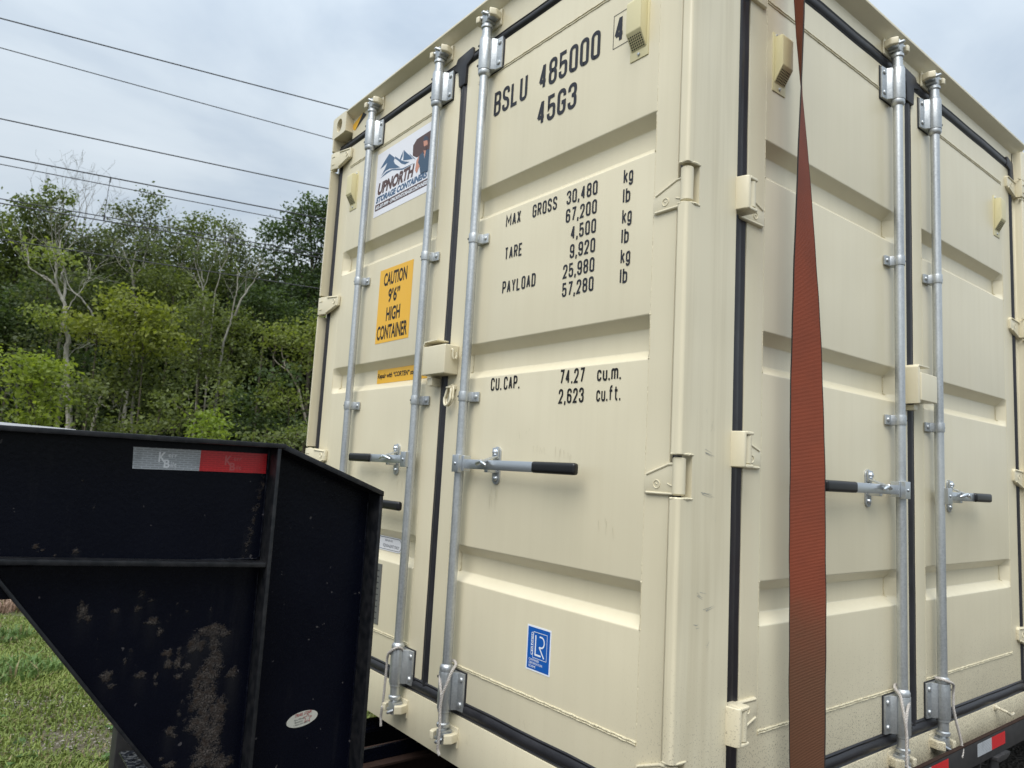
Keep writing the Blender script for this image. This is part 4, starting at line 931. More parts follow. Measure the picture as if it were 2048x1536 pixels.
# ================================================================== TRAILER
T = setp(empty('gooseneck_trailer', (-.8, 1.2, 0)), 'black gooseneck trailer with rust blooms on its neck, carrying the container', 'trailer')
def tb(mb, name, m, **k):
    o = mb.build(name, m, None, **k); o.parent = T; o.location = (.8, -1.2, 0); return o
YN = .72
# rust blooms and paint chips on the neck: x, z, half width, half height, strength, drip
def sp(px, py, rx, ry, s=1.0, drip=0.0):
    return (px, py, rx, ry, s, drip)
RUST_PX = [(165,1222,13,20,.9,.5),(176,1236,10,8,.8,.3),(232,1222,9,6,.9,.4),(275,1218,8,7,.8,.4),(283,1188,8,12,.6,.3),(303,1200,7,8,.6,.3),(305,1243,13,9,1,.5),(320,1262,7,9,.8,.2),(317,1270,5,4,.6,.1),(212,1352,13,12,1,.4),(222,1372,10,6,.8,.2),(280,1350,13,8,.9,.4),(311,1352,5,8,.8,.2),(312,1368,5,5,.8,.1),(250,1322,5,11,.6,.3),(262,1300,5,6,.5,.3),(335,1306,11,10,.9,.4),(336,1328,9,12,.9,.2),(358,1300,6,12,.7,.2),(356,1325,10,16,.9,.3),(374,1334,10,9,.9,.2),(357,1352,9,7,.8,.2),(392,1290,19,18,1,.9),(424,1262,28,14,1,.9),(448,1266,14,12,.9,.8),(428,1286,14,18,.9,.4),(430,1320,20,26,1,.5),(415,1355,24,26,1,.5),(392,1368,14,14,.8,.4),(408,1400,28,34,1,.5),(436,1420,20,26,1,.4),(400,1448,26,28,1,.5),(425,1465,22,30,1,.4),(410,1510,30,34,1,.4),(440,1530,22,26,1,.3),(465,1346,11,13,.9,.9),(340,1462,11,10,.9,.6),(348,1472,9,5,.8,.3),(357,1428,7,8,.7,.2),(370,1440,6,6,.6,.2),(366,1405,9,6,.5,.2),(378,1392,8,7,.6,.2),(322,1518,5,4,1.3,.1),(340,1530,14,8,.9,.3),(195,1279,2,5,.6,.1),(196,1320,6,5,.4,.1),(238,1314,4,2,.5,.1),(272,1330,3,3,.6,.1),(355,1207,3,3,.7,.1),(375,1222,6,3,.5,.1),(422,1218,4,6,.7,.3),(341,1230,4,6,.5,.1),(335,1240,4,4,.5,.1)]
WEB_PX = [(104,897,4,3,.7,.4),(237,931,4,3,.8,.2),(163,963,5,3,.8,.1),(187,1013,5,4,.8,.1),(70,1092,4,5,1.2,.1),(74,1098,6,3,1.2,.0),(82,1102,7,2,.9,.0),(152,1103,7,7,.8,.6),(110,1111,4,3,.7,.1),(185,1107,3,3,.8,.1),(232,1112,4,3,.8,.1),(205,1110,2,2,.7,0),(48,1094,2,2,.8,0),(261,905,4,6,.4,.2),(460,981,2,2,.6,0),(513,980,3,3,.6,0)]+[(533-k*1.9+3*math.sin(k*2.7), 930+k*8, 5+2*math.sin(k*1.3), 7, .55+.25*math.sin(k*4.1), .1) for k in range(26)]+[(440+k*9, 1122-(k%3), 7, 5, .6, 0) for k in range(10)]
def to_plane(px, py, y):
    d = fw*1448+r2*(px-1024)-u2*(py-768); k = (y-CAM[1])/d.y; return CAM[0]+d.x*k, CAM[2]+d.z*k
def conv(L, y):
    out = []
    for px, py, rx, ry, s_, dr in L:
        a_ = to_plane(px, py, y); b_ = to_plane(px+rx, py, y); c_ = to_plane(px, py+ry, y); out.append((a_[0], a_[1], abs(b_[0]-a_[0]), abs(c_[1]-a_[1]), s_, dr))
    return out
RUST_SPOTS = conv(RUST_PX, .716); WEB_SPOTS = conv(WEB_PX, .72)
def plate_grid(name, x0, x1, z0, z1, y, th, spots, st, cutline=None):
    '''flat plate with a fine front grid that carries a wear map'''
    nx, nz = int((x1-x0)/st)+1, int((z1-z0)/st)+1; X, Z = np.meshgrid(np.linspace(x0, x1, nx), np.linspace(z0, z1, nz), indexing='ij')
    if cutline:      # clip to the right of the sloping edge
        a_, b_ = cutline; xl = a_.x+(Z-a_.y)*(b_.x-a_.x)/(b_.y-a_.y); X = xl+(X-x0)/(x1-x0)*(x1-xl)
        zt_ = .7815+(X+1.40)*(-.0275/.5875); Z = np.minimum(Z, zt_)
    q = np.random.RandomState(5); w = np.zeros_like(X); st_ = np.zeros_like(X)
    for cx, cz, rx, rz, s_, dr in spots:
        dx, dz = (X-cx)/rx, (Z-cz)/rz; an = np.arctan2(dz, dx); ph = q.uniform(0, 6, 3)
        rr = np.sqrt(dx*dx+dz*dz)/(1+.16*np.sin(3*an+ph[0])+.12*np.sin(5*an+ph[1])+.08*np.sin(9*an+ph[2]))
        w = np.maximum(w, s_*np.clip(1.35-rr, 0, 1))
        L_ = .03+.10*dr; st_ = np.maximum(st_, dr*np.exp(-(dx*.85)**2)*np.clip((cz-Z)/.01+.5, 0, 1)*np.clip(1-(cz-Z)/L_, 0, 1))
    v = [(float(a_), y, float(b_)) for a_, b_ in zip(X.ravel(), Z.ravel())]; f = [(i*nz+j, (i+1)*nz+j, (i+1)*nz+j+1, i*nz+j+1) for i in range(nx-1) for j in range(nz-1)]
    n0 = len(v); cs = [0, (nx-1)*nz, nx*nz-1, nz-1]; v += [(v[c][0], y+th, v[c][2]) for c in cs]; f.append((n0, n0+3, n0+2, n0+1))
    bt = [i*nz for i in range(nx)]; tp = [i*nz+nz-1 for i in range(nx)]; f += [tuple(bt[::-1]+[n0, n0+1]), tuple(tp+[n0+2, n0+3]), tuple(list(range(nz))+[n0+3, n0])[::-1], tuple([(nx-1)*nz+j for j in range(nz)]+[n0+2, n0+1])]
    me = bpy.data.meshes.new(name); me.from_pydata(v, [], f); me.update(); me.materials.append(MATS['black_rusty'])
    at = me.color_attributes.new('wear', 'FLOAT_COLOR', 'POINT'); c = np.zeros((len(v), 4), np.float32); c[:n0, 0] = w.ravel(); c[:n0, 1] = st_.ravel(); c[:, 3] = 1; at.data.foreach_set('color', c.ravel())
    o = bpy.data.objects.new(name, me); col.objects.link(o); o.parent = T; o.location = (.8, -1.2, 0); return o
def neck(yw, sgn, near):
    """one side of the neck: web plate, flanges, end rib, gusset and riser. sgn=-1 puts the flanges' free side towards -y"""
    y0, y1 = sorted((yw, yw+.02)); m = 'black_paint'
    if near: plate_grid('neck_web', -2.2, -.812, .70, 1.060, yw, .012, WEB_SPOTS, .006)
    else: mb = MB(); mb.box(-2.2, -.812, yw, yw+.012, .768, 1.060); tb(mb, 'neck_web', m)
    mb = MB(); mb.box(-4.6, -2.2005, yw, yw+.012, .768, 1.060); tb(mb, 'neck_web', m)
    mb = MB(); mb.box(-4.6, -.79, yw-.062, yw+.075, 1.060, 1.072); tb(mb, 'top_flange', 'flange_paint', bevel=.002)
    mb = MB(); mb.prism([(-4.6, .900), (-1.40, .7815), (-.8125, .754), (-.8125, .766), (-1.40, .7935), (-4.6, .912)], yw-.055, yw-.0045, 1); tb(mb, 'bottom_flange', 'flange_paint', bevel=.002)
    mb = MB(); mb.box(-.811, -.801, yw-.060, yw+.075, -.32, 1.0598); tb(mb, 'rib', 'flange_paint', bevel=.002)
    if near: o = plate_grid('gusset', -1.40, -.8125, .015, .785, yw-.004, .012, RUST_SPOTS, .004, (Vector((-1.398, .7815)), Vector((-.812, .0195)))); o['label'] = 'triangular gusset with brown rust blooms'
    else: mb = MB(); mb.prism([(-1.378, .7555), (-.8125, .7555), (-.8125, .020)], yw-.004, yw+.008, 1); tb(mb, 'gusset', 'black_paint')
    mb = MB(); d = Vector((.566, -.736)).normalized(); nrm = Vector((-d.y, d.x))*-1
    a = Vector((-1.378, .7555)); b = Vector((-.812, .0195)); e = nrm*.008 if nrm.y < 0 else -nrm*.008
    mb.prism([tuple(a), tuple(b), tuple(b+e), tuple(a+e)], yw-.018, yw+.035, 1); tb(mb, 'gusset_edge', 'flange_paint', bevel=.0015)
    mb = MB(); mb.prism([(-.798, -.32), (-.492, -.32), (-.492, .950), (-.798, 1.066)], yw+.030, yw+.042, 1); tb(mb, 'riser_web', m)
    mb = MB(); mb.prism([(-.790, 1.0722), (-.482, .9555), (-.482, .9415), (-.798, 1.0597)], yw-.045, yw+.075, 1); tb(mb, 'riser_cap', 'flange_paint', bevel=.002)
    mb = MB(); mb.box(-.492, -.481, yw-.040, yw+.075, -.32, .9445); tb(mb, 'riser_flange', 'flange_paint', bevel=.002)
neck(YN, -1, True)
neck(1.72, -1, False)
mb = MB()      # weld beads in the corners of the near neck
for (a, b) in (((-.813, YN-.001, .775), (-.813, YN-.001, 1.055)), ((-2.6, YN-.001, .7695), (-.82, YN-.001, .7695)), ((-.813, YN-.004, .06), (-.813, YN-.004, .74)), ((-.797, YN+.029, .0), (-.797, YN+.029, 1.05)), ((-.4935, YN+.029, .0), (-.4935, YN+.029, .92))):
    a, b = Vector(a), Vector(b); n = int((b-a).length/.008); mb.tube([a.lerp(b, k/n)+Vector((0, -abs(rnd.gauss(0, .0008)), 0)) for k in range(n+1)], [.0035*rnd.uniform(.7, 1.3) for k in range(n+1)], 6)
tb(mb, 'weld_bead', 'black_paint')
# reflective tape strips
def tape(name, m, pts_xz, y, label=None, pr=None):
    mb = MB(); n = len(pts_xz); mb.prism(pts_xz, y-.0012, y, 1); o = tb(mb, name, m, smooth=False)
    if label: o['label'] = label
    return o
tw = tape('reflective_tape', 'tape_white', [(-1.141, 1.0425), (-.986, 1.0435), (-.986, .9915), (-1.138, .9905)], YN-.0003, 'silver half of the reflective tape on the neck')
trd = tape('reflective_tape', 'tape_red', [(-.9858, 1.0435), (-.8175, 1.0435), (-.8165, .9915), (-.9858, .9915)], YN-.0003, 'red half of the reflective tape on the neck')
NK = lambda u, n, z: (u, YN-.0003-n, z)
def ntext(s_, u0, z0, h, u1, m, par, mp=NK, n0=.0016, shear=0, bold=0, slope=0):
    o = font_text('lettering', s_, None, m, u0, z0, h, u1, n0, mp=mp, sgn=1, shear=shear, bold=bold, slope=slope); o.parent = par; o.matrix_parent_inverse = Matrix(); return o
for par, m_, ux in ((tw, 'tape_print', -1.083), (trd, 'tape_print_red', -.925)):
    ntext('K', ux, 1.010, .024, ux+.017, m_, par, bold=.03); ntext('err', ux+.022, 1.0215, .012, ux+.042, m_, par); ntext('B', ux+.013, .9965, .020, ux+.027, m_, par, n0=.0018, bold=.03); ntext('ilt', ux+.029, .9985, .012, ux+.043, m_, par)
# oval maker's sticker on the riser
ov = MB(); cx, cz, ta = -.641, .331, R(9)
EL_ = lambda a, r1, r2: (cx+r1*math.cos(a)*math.cos(ta)-r2*math.sin(a)*math.sin(ta), cz+r1*math.cos(a)*math.sin(ta)+r2*math.sin(a)*math.cos(ta))
ov.prism([EL_(a, .0445, .0195) for a in np.linspace(0, 2*math.pi, 41)[:-1]], YN+.0286, YN+.0297, 1); ovo = tb(ov, 'maker_sticker', 'oval_white', smooth=False); ovo['label'] = 'small faded oval sticker low on the riser'
NR = lambda u, n, z: (u, YN+.0286-n, z)
ntext('TRAIL STAR', -.664, .3375, .0075, -.616, 'print_red', ovo, NR, .0008, shear=.25, bold=.02, slope=.15); ntext('Five Wheel', -.664, .3275, .0046, -.636, 'print_grey', ovo, NR, .0008, slope=.15, bold=.02)
ntext('Systems', -.662, .3215, .0046, -.640, 'print_grey', ovo, NR, .0008, slope=.15, bold=.02); ntext('1-800-434-4881', -.664, .3145, .0035, -.624, 'print_grey', ovo, NR, .0008, slope=.15, bold=.02)
mb = MB(NR); stp = [(-.6265+(.0125 if k % 2 == 0 else .0052)*math.sin(k*math.pi/5), .3315+(.0125 if k % 2 == 0 else .0052)*math.cos(k*math.pi/5)) for k in range(10)]
for k in range(10): line(mb, stp[k], stp[(k+1) % 10], .0011, .0009+.00003*(k % 3))
o = mb.build('star', 'print_red', ovo, smooth=False, fix=False)
# deck frame below the container
for y in (.72, 1.72):
    mb = MB(); mb.box(-.458, 12.6, y+.030, y+.040, -.36, -.115); mb.box(-.458, 12.6, y-.03, y+.10, -.115, -.103); mb.box(-.458, 12.6, y-.03, y+.10, -.372, -.36); tb(mb, 'main_beam', 'black_paint')
mb = MB(); mb.box(-.45, 2.6, 1.40, 1.412, -.20, -.055); mb.box(-.45, 2.6, 1.34, 1.399, -.112, -.104); o = tb(mb, 'stringer', 'rust')
mb = MB(); mb.box(-.45, 2.6, 1.385, 1.398, -.102, -.054); tb(mb, 'stringer', 'black_paint')
for x in np.arange(.30, 12.5, .62):
    mb = MB(); mb.box(x, x+.008, -.012, 2.46, -.055, .006); mb.box(x, x+.05, -.012, 2.46, .0061, .0115); tb(mb, 'crossmember', 'rail_paint')
for y, s_ in ((-.045, 1), (2.475, -1)):
    mb = MB(); mb.box(-.12, 12.6, y, y+.012, -.004, .083) ; mb.box(-.12, 12.6, y+.0122, y+.026, .000, .010); tb(mb, 'side_rail', 'rail_paint', bevel=.0015)
mb = MB(); mb.box(-.12, 12.6, -.046, -.030, .0835, .0875); tb(mb, 'rail_lip', 'rust', bevel=.001)
for k, (x0, x1, m_, lb_) in enumerate(((1.812, 1.958, 'tape_white', 'silver tape on the side rail'), (1.9585, 2.106, 'tape_red', 'red tape on the side rail, right of the silver piece'), (1.386, 1.534, 'tape_red', 'red tape at the lower edge of the picture'), (1.240, 1.3855, 'tape_white', None))):
    tape('reflective_tape', m_, [(x0, .073), (x1, .073), (x1, .025), (x0, .025)], -.0455, lb_)
for x in (2.02, 3.2, 4.4, 5.6):   # stake brackets and hangers under the rail
    mb = MB(); mb.prism([(x-.05, -.004), (x+.10, -.004), (x+.10, -.018), (x+.06, -.028), (x-.02, -.028), (x-.05, -.018)], -.06, .03, 1); mb.prism([(x-.02, -.028), (x+.06, -.028), (x+.07, -.30), (x-.03, -.30)], -.03, -.02, 1)
    mb.prism([(x-.16, -.004), (x-.148, -.004), (x-.13, -.10), (x-.142, -.10)], -.035, .03, 1); tb(mb, 'rail_bracket', 'rail_paint', bevel=.003)
mb = MB(); mb.tube([(2.12, -.01, -.045), (3.4, .35, -.32)], .010, 8); mb.tube([(2.1, .1, -.06), (3.6, .5, -.42)], .008, 8); tb(mb, 'brake_line', 'rail_paint')
# landing leg, tread step and white board by the neck
mb = MB(); mb.box(-.905, -.845, 1.66, 1.74, GZ+.02, .22); mb.box(-.92, -.83, 1.64, 1.76, GZ+.018, GZ+.035); mb.box(-.86, -.812, 1.68, 1.72, .05, .2); o = tb(mb, 'landing_leg', 'rail_paint', bevel=.003)
mb = MB(); mb.box(-.905, -.845, .84, .92, GZ+.02, -.05); mb.box(-.92, -.83, .82, .94, GZ+.018, GZ+.035); tb(mb, 'landing_leg', 'rail_paint', bevel=.003)
mb = MB(); mb.prism([(-.945, .086), (-.56, .050), (-.56, .044), (-.945, .080)], .98, 1.42, 1)
for i in range(9):
    for j in range(9):
        x = -.925+i*.04; y = 1.0+j*.047; z = .086-(x+.945)*.0935
        mb.prism([(x, y), (x+.022, y+.012), (x+.024, y+.016), (x, y+.006)], z, z+.003, 2)
tb(mb, 'tread_plate', 'step_steel', smooth=False)
mb = MB(); mb.box(-.945, -.56, 1.36, 1.40, -.2, .04); tb(mb, 'step_support', 'rail_paint')
for x in (5.6, 6.5):
    for yy in (.06, 2.38):
        mb = MB(lambda a, b, c: (x+a, yy+b, GZ+.37+c)); w = .20
        def ring_(r, b): return [mb.P((r*math.cos(t_), b, r*math.sin(t_))) for t_ in np.linspace(0, 2*math.pi, 37)[:-1]]
        sec = [(.20, 0), (.34, 0), (.365, .03), (.368, .09), (.365, .17), (.34, w), (.20, w)]
        rg_ = [ring_(r, b-(w/2)) for r, b in sec]
        for A, B in zip(rg_, rg_[1:]+[rg_[0]]):
            for k in range(36): mb.f.append((A[k], A[(k+1) % 36], B[(k+1) % 36], B[k]))
        wo_ = tb(mb, 'wheel', 'tyre')
        mb = MB(lambda a, b, c: (x+a, yy+b, GZ+.37+c)); mb.disc_n(0, 0, [(.20, -.06), (.19, -.02), (.08, -.03), (.07, .05)], 30); r_ = mb.build('rim', 'galvanised', wo_)
mb = MB(); mb.box(5.2, 6.9, .16, 2.28, -.44, -.332); tb(mb, 'axle_frame', 'rail_paint')
mb = MB(); v = [(-3.4, 1.0722), (-1.262, 1.0724), (-1.262, 1.0727), (-3.4, 1.128)]
mb.prism([(-3.4, 1.0735), (-1.262, 1.0735), (-1.262, 1.0745), (-3.4, 1.150)], .735, .790, 1)
o = mb.build('board', 'board', None); setp(o, 'white board lying along the top of the black neck at the left edge', 'board')

# ================================================================== OVERHEAD WIRES
WD = Vector((.963, -.269, 0)); c0 = Vector(CAM)
wires = [((-1.475, 16.436, 9.625), (5.285, 14.547, 9.46), .016, 'uppermost of the overhead wires, alone against the sky'),
         ((-1.405, 16.416, 9.002), (4.951, 14.641, 8.642), .012, 'second overhead wire from the top'),
         ((-1.239, 16.37, 7.519), (5.017, 14.622, 7.404), .015, 'third overhead wire from the top, in the middle of the sky'),
         ((-1.152, 16.345, 6.744), (4.096, 14.879, 6.666), .016, 'overhead wire that carries the thin dropper'),
         ((-1.133, 16.34, 6.579), (3.996, 14.907, 6.478), .011, 'thin overhead wire just below the one with the dropper'),
         ((-1.054, 16.318, 5.873), (3.563, 15.028, 5.819), .012, 'upper wire of the close pair grazing the treetops'),
         ((-1.044, 16.315, 5.781), (3.56, 15.03, 5.730), .014, 'lower wire of the close pair grazing the treetops'),
         ((-.962, 16.292, 5.05), (4.2, 14.85, 4.99), .012, 'lowest wire crossing in front of the dark trees')]
for a, b, r_, lb_ in wires:
    a, b = Vector(a), Vector(b); d = (b-a)/(b-a).length; mb = MB()
    pts = []
    for k in range(-36, 49):
        s_ = k*2.2; p = a+d*s_; mid = (b-a).length/2; z_ = ((s_-mid)/45)**2*.16; pts.append(tuple(p+Vector((0, 0, z_-.003))))
    mb.tube(pts, r_*.85, 6)
    if r_ == .016 and 'dropper' not in lb_: pass
    setp(mb.build('overhead_wire', 'cable', None), lb_, 'wire', 'overhead wires along the wood')
mb = MB(); mb.tube([(.749, 15.80, 6.725), (.742, 15.80, 6.60), (.735, 15.81, 6.3), (.730, 15.82, 5.766)], .006, 6); mb.tube([(.749, 15.80, 6.60), (.749, 15.80, 6.72)], .014, 6); mb.tube([(.73, 15.82, 5.76), (.73, 15.82, 5.90)], .016, 6)
setp(mb.build('dropper_wire', 'cable', None), 'thin dropper hanging between two of the overhead wires', 'wire')

# ================================================================== TREES
def mesh_np(name, verts, faces_n, m, tint=None, loops=None):
    """verts (N,3), consecutive polygons of faces_n vertices each"""
    me = bpy.data.meshes.new(name); nv = len(verts); nf = nv//faces_n
    me.vertices.add(nv); me.vertices.foreach_set('co', verts.astype(np.float32).ravel())
    me.loops.add(nv); me.loops.foreach_set('vertex_index', np.arange(nv, dtype=np.int32))
    me.polygons.add(nf); me.polygons.foreach_set('loop_start', np.arange(0, nv, faces_n, dtype=np.int32)); me.polygons.foreach_set('loop_total', np.full(nf, faces_n, dtype=np.int32))
    if tint is not None:
        at = me.color_attributes.new('tint', 'FLOAT_COLOR', 'POINT'); at.data.foreach_set('color', np.concatenate([tint, np.ones((nv, 1))], 1).astype(np.float32).ravel())
    me.update(calc_edges=True); me.materials.append(MATS[m]); return me
rs = np.random.RandomState(11)
def leaves(pts, size, colA, colB, per, spread, droop=.3):
    n = len(pts)*per; c = np.repeat(pts, per, 0)+rs.normal(0, spread, (n, 3))*[1, 1, .7]
    cl = np.repeat(rs.rand(len(pts), 1), per, 0)
    a = rs.normal(0, 1, (n, 3)); a[:, 2] = a[:, 2]*.5-droop; a /= np.linalg.norm(a, axis=1, keepdims=True)
    b = np.cross(a, rs.normal(0, 1, (n, 3))*[.6, .6, 1.0]+[0, 0, .6]); b /= np.linalg.norm(b, axis=1, keepdims=True)+1e-9
    s = size*rs.uniform(.6, 1.35, (n, 1)); L = a*s; Wd = b*s*.42
    v = np.stack([c-L*.5, c+Wd*.5+L*.05, c+L*.5, c-Wd*.5+L*.05], 1).reshape(-1, 3)
    f = np.clip(cl*.65+rs.rand(n, 1)*.45-.05, 0, 1); t = np.array(colA)*(1-f)+np.array(colB)*f
    return v, np.repeat(t, 4, 0)

def ray(px, py):
    d = fw*1448+r2*(px-1024)-u2*(py-768); return d/d.length
def pt(px, py, D):
    """the point seen at a place in the photograph, at horizontal distance D"""
    d = ray(px, py); k = D/math.hypot(d.x, d.y); return Vector(CAM)+d*k
def twigs(mb, p, d, L, rad, lv, r, n=4, curl=.22):
    pts = [p]; rads = [rad]
    for k in range(n):
        d = (d+Vector((r.gauss(0, curl), r.gauss(0, curl*.6), r.gauss(0, curl*.6)+.05))).normalized(); p = p+d*L/n; pts.append(p); rads.append(rad*(1-.7*(k+1)/n))
    mb.tube(pts, [max(.0035, q*.8) for q in rads], 4 if lv else 5, cap=False)
    if lv <= 0: return
    for i in range(r.choice((1, 2, 3))):
        f = r.uniform(.25, 1)*n; k = min(n-1, int(f)); q = pts[k].lerp(pts[k+1], f-k)
        nd = (d*.75+Vector((r.gauss(0, .6), r.gauss(0, .6), r.gauss(.15, .45)))).normalized(); twigs(mb, q, nd, L*r.uniform(.4, .65), rads[k]*.5, lv-1, r)
def foliage(blobs, D, ca, cb, size=.15, dens=1.0, dd=1.1, clump=.19, q=rs):
    """leaf cards in small clumps through the volume of each mass: blobs = (px, py, rx, ry)"""
    V_, T__ = [], []
    for bl in blobs:
        px, py, rx, ry = bl[:4]; k_ = bl[4] if len(bl) > 4 else 1.0
        c = pt(px, py, D+q.uniform(-.4, .4)); sx = rx*D/1448; sz = ry*D/1448; sd = max(.6, (sx+sz)*.5)*dd
        n = int(max(14, dens*k_*sx*sz*135)); u = q.normal(0, 1, (n, 3)); u /= np.linalg.norm(u, axis=1, keepdims=True); u *= q.uniform(.25, 1.08, (n, 1))**.5
        rr = np.array(r2[:]); rr[2] = 0; rr /= np.linalg.norm(rr); dv = np.array([-rr[1], rr[0], 0])
        P = np.array(c[:])+u[:, :1]*sx*rr+u[:, 1:2]*sd*dv+u[:, 2:]*sz*np.array([0, 0, 1])
        P = P[P[:, 2] > GZ+.1]
        if len(P) == 0: continue
        m_ = 11; N = len(P)*m_; C_ = np.repeat(P, m_, 0)+q.normal(0, clump, (N, 3))*[1, 1, .62]
        cl = np.repeat(q.rand(len(P), 1), m_, 0)
        nr = q.normal(0, .75, (N, 3))+[0, 0, .75]; nr /= np.linalg.norm(nr, axis=1, keepdims=True)
        a_ = np.cross(nr, q.normal(0, 1, (N, 3))); a_ /= np.linalg.norm(a_, axis=1, keepdims=True)+1e-9; b_ = np.cross(nr, a_)
        s_ = size*.88*q.uniform(.5, 1.3, (N, 1)); L = a_*s_*.5; Wd = b_*s_*.30; cup = nr*s_*.10
        v = np.stack([C_-L, C_+Wd+cup-L*.1, C_+L, C_-Wd+cup-L*.1], 1).reshape(-1, 3)
        f = np.clip(cl*.6+q.rand(N, 1)*.5-.08, 0, 1); V_.append(v); T__.append(np.repeat((np.array(ca)*(1-f)+np.array(cb)*f)*1.58, 4, 0))
    return np.concatenate(V_), np.concatenate(T__)
def placed_tree(label, D, limbs, blobs, ca, cb, bark=(.5, .48, .45), name='tree', cat='tree', size=.15, dens=1.0, base=None, tw=0, twl=1.6, seed=0, clump=.20, group='trees and shrubs of the wood'):
    """limbs: polylines in photograph coordinates with a start radius in metres; the first one is the trunk and is carried to the ground"""
    r = random.Random(seed or int(D*100)+len(blobs))
    bx = limbs[0][0][0][0] if limbs else (base if base is not None else blobs[0][0]); g = pt(bx, 840, D); e = empty(name, (g.x, g.y, GZ)); off = Vector((-g.x, -g.y, -GZ))
    setp(e, label, cat, group)
    def fin(o, c): o.parent = e; o.location = off; o.color = (*c, 1); return o
    if not limbs:
        top = min(blobs, key=lambda q_: q_[1]); low = max(blobs, key=lambda q_: q_[1]); limbs = [([(bx, low[1]+low[3]*.3), ((bx+top[0])/2+r.uniform(-6, 6), (low[1]+top[1])/2), (top[0], top[1]+top[3]*.2)], .05 if D > 26 else .032)]
        bark = BROWN
        for b_ in blobs[::2]: limbs.append(([((bx+top[0])/2, (low[1]+top[1])/2+r.uniform(-5, 20)), ((bx+b_[0])/2+r.uniform(-5, 5), b_[1]+b_[3]*.6), (b_[0], b_[1]-b_[3]*.3)], .02))
    for i, (pl_, rad) in enumerate(limbs):
        mb = MB(); P = []
        dz = 0
        for j, (px, py) in enumerate(pl_):
            P.append(pt(px, py, D+dz)); dz += r.uniform(-.15, .25) if i else 0
        if i == 0: P = [Vector((P[0].x+r.uniform(-.15, .15), P[0].y, GZ-.1))]+P
        Q = [P[0]]
        for j in range(len(P)-1):
            p0, p1, p2, p3 = P[max(0, j-1)], P[j], P[j+1], P[min(len(P)-1, j+2)]
            for k in range(1, 5):
                f = k/4; Q.append(.5*((2*p1)+(p2-p0)*f+(2*p0-5*p1+4*p2-p3)*f*f+(3*p1-p0-3*p2+p3)*f**3)+Vector((r.gauss(0, .012), 0, r.gauss(0, .012))))
        n = len(Q); rd = [max(.007, rad*.86*(1-.74*k/(n-1))) for k in range(n)]; mb.tube(Q, rd, 7)
        if tw and i:
            for k in range(tw):
                j = r.randint(n//3, n-1); d = (Q[j]-Q[j-1]).normalized(); nd = (d*.8+Vector((r.gauss(0, .5), r.gauss(0, .5), abs(r.gauss(.2, .4))))).normalized()
                twigs(mb, Q[j], nd, twl*r.uniform(.5, 1.1), rd[j]*.6, 2, r)
        fin(mb.build('trunk' if i == 0 else 'limb', 'bark', None, fix=False), bark)
    if blobs:
        v, t = foliage(blobs, D, ca, cb, size, dens, clump=clump)
        o = bpy.data.objects.new('crown', mesh_np('crown', v, 4, 'leaf', t)); col.objects.link(o); fin(o, (1, 1, 1))
    return e
PALE, GREY, BROWN = (.70, .68, .64), (.36, .35, .31), (.17, .15, .12)
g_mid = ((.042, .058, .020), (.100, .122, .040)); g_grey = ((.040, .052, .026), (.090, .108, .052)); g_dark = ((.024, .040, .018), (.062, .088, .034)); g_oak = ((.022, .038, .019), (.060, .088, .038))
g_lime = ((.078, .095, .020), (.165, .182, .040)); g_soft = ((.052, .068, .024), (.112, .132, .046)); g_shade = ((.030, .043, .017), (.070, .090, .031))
PT = placed_tree
# rear rank
PT('broad green tree at the left edge, its rounded top level with the wires', 30, [], [(15, 470, 55, 42), (62, 452, 45, 30), (95, 470, 35, 25), (5, 540, 70, 60), (70, 520, 50, 45), (-50, 480, 60, 60), (-60, 580, 60, 70)], *g_mid, bark=GREY, base=20)
PT('green tree behind the leaf tufts, its top just under the wires', 31, [], [(110, 482, 40, 18, .6), (60, 480, 40, 20, .8), (180, 478, 34, 16, .6), (225, 470, 24, 14, .6)], *g_grey, base=120)
PT('sparse tree at the left with leaf tufts against the sky', 29, [([(130, 600), (122, 520), (118, 470), (112, 430)], .05), ([(118, 470), (95, 440), (72, 415), (60, 400)], .022), ([(118, 470), (122, 440), (128, 400), (122, 378)], .022), ([(122, 500), (150, 450), (165, 410), (180, 385)], .02), ([(118, 460), (100, 425), (104, 395)], .018)],
   [(68, 406, 20, 13, 1.0), (88, 414, 16, 10, .8), (50, 402, 8, 6, .7), (118, 392, 15, 17, 1.3), (130, 400, 12, 9, .8), (104, 418, 14, 8, .7), (126, 432, 9, 13, 1.5), (60, 424, 8, 5, .8), (112, 452, 22, 9, .5)], *g_mid, bark=GREY, tw=2, twl=1.2, seed=4, clump=.17, size=.15)
PT('leafless pale twigs reaching above the wood, left of the dropper wire', 31, [([(150, 560), (158, 500), (165, 470)], .05), ([(160, 500), (166, 450), (176, 410), (190, 380)], .022), ([(160, 495), (180, 450), (200, 420), (212, 395)], .02), ([(158, 500), (150, 450), (148, 410), (155, 372)], .02), ([(162, 480), (190, 460), (215, 440), (228, 420)], .018), ([(160, 490), (172, 440), (172, 400), (165, 380)], .018), ([(150, 490), (134, 440), (126, 410), (132, 372)], .016)], [], (0, 0, 0), (0, 0, 0), bark=GREY, tw=5, twl=1.4, seed=9)
PT('grey green tree behind the forked pale trunk', 31, [], [(110, 500, 55, 32), (165, 505, 45, 28), (205, 490, 40, 24), (145, 555, 70, 55), (210, 550, 50, 50)], *g_grey, bark=GREY, base=150)
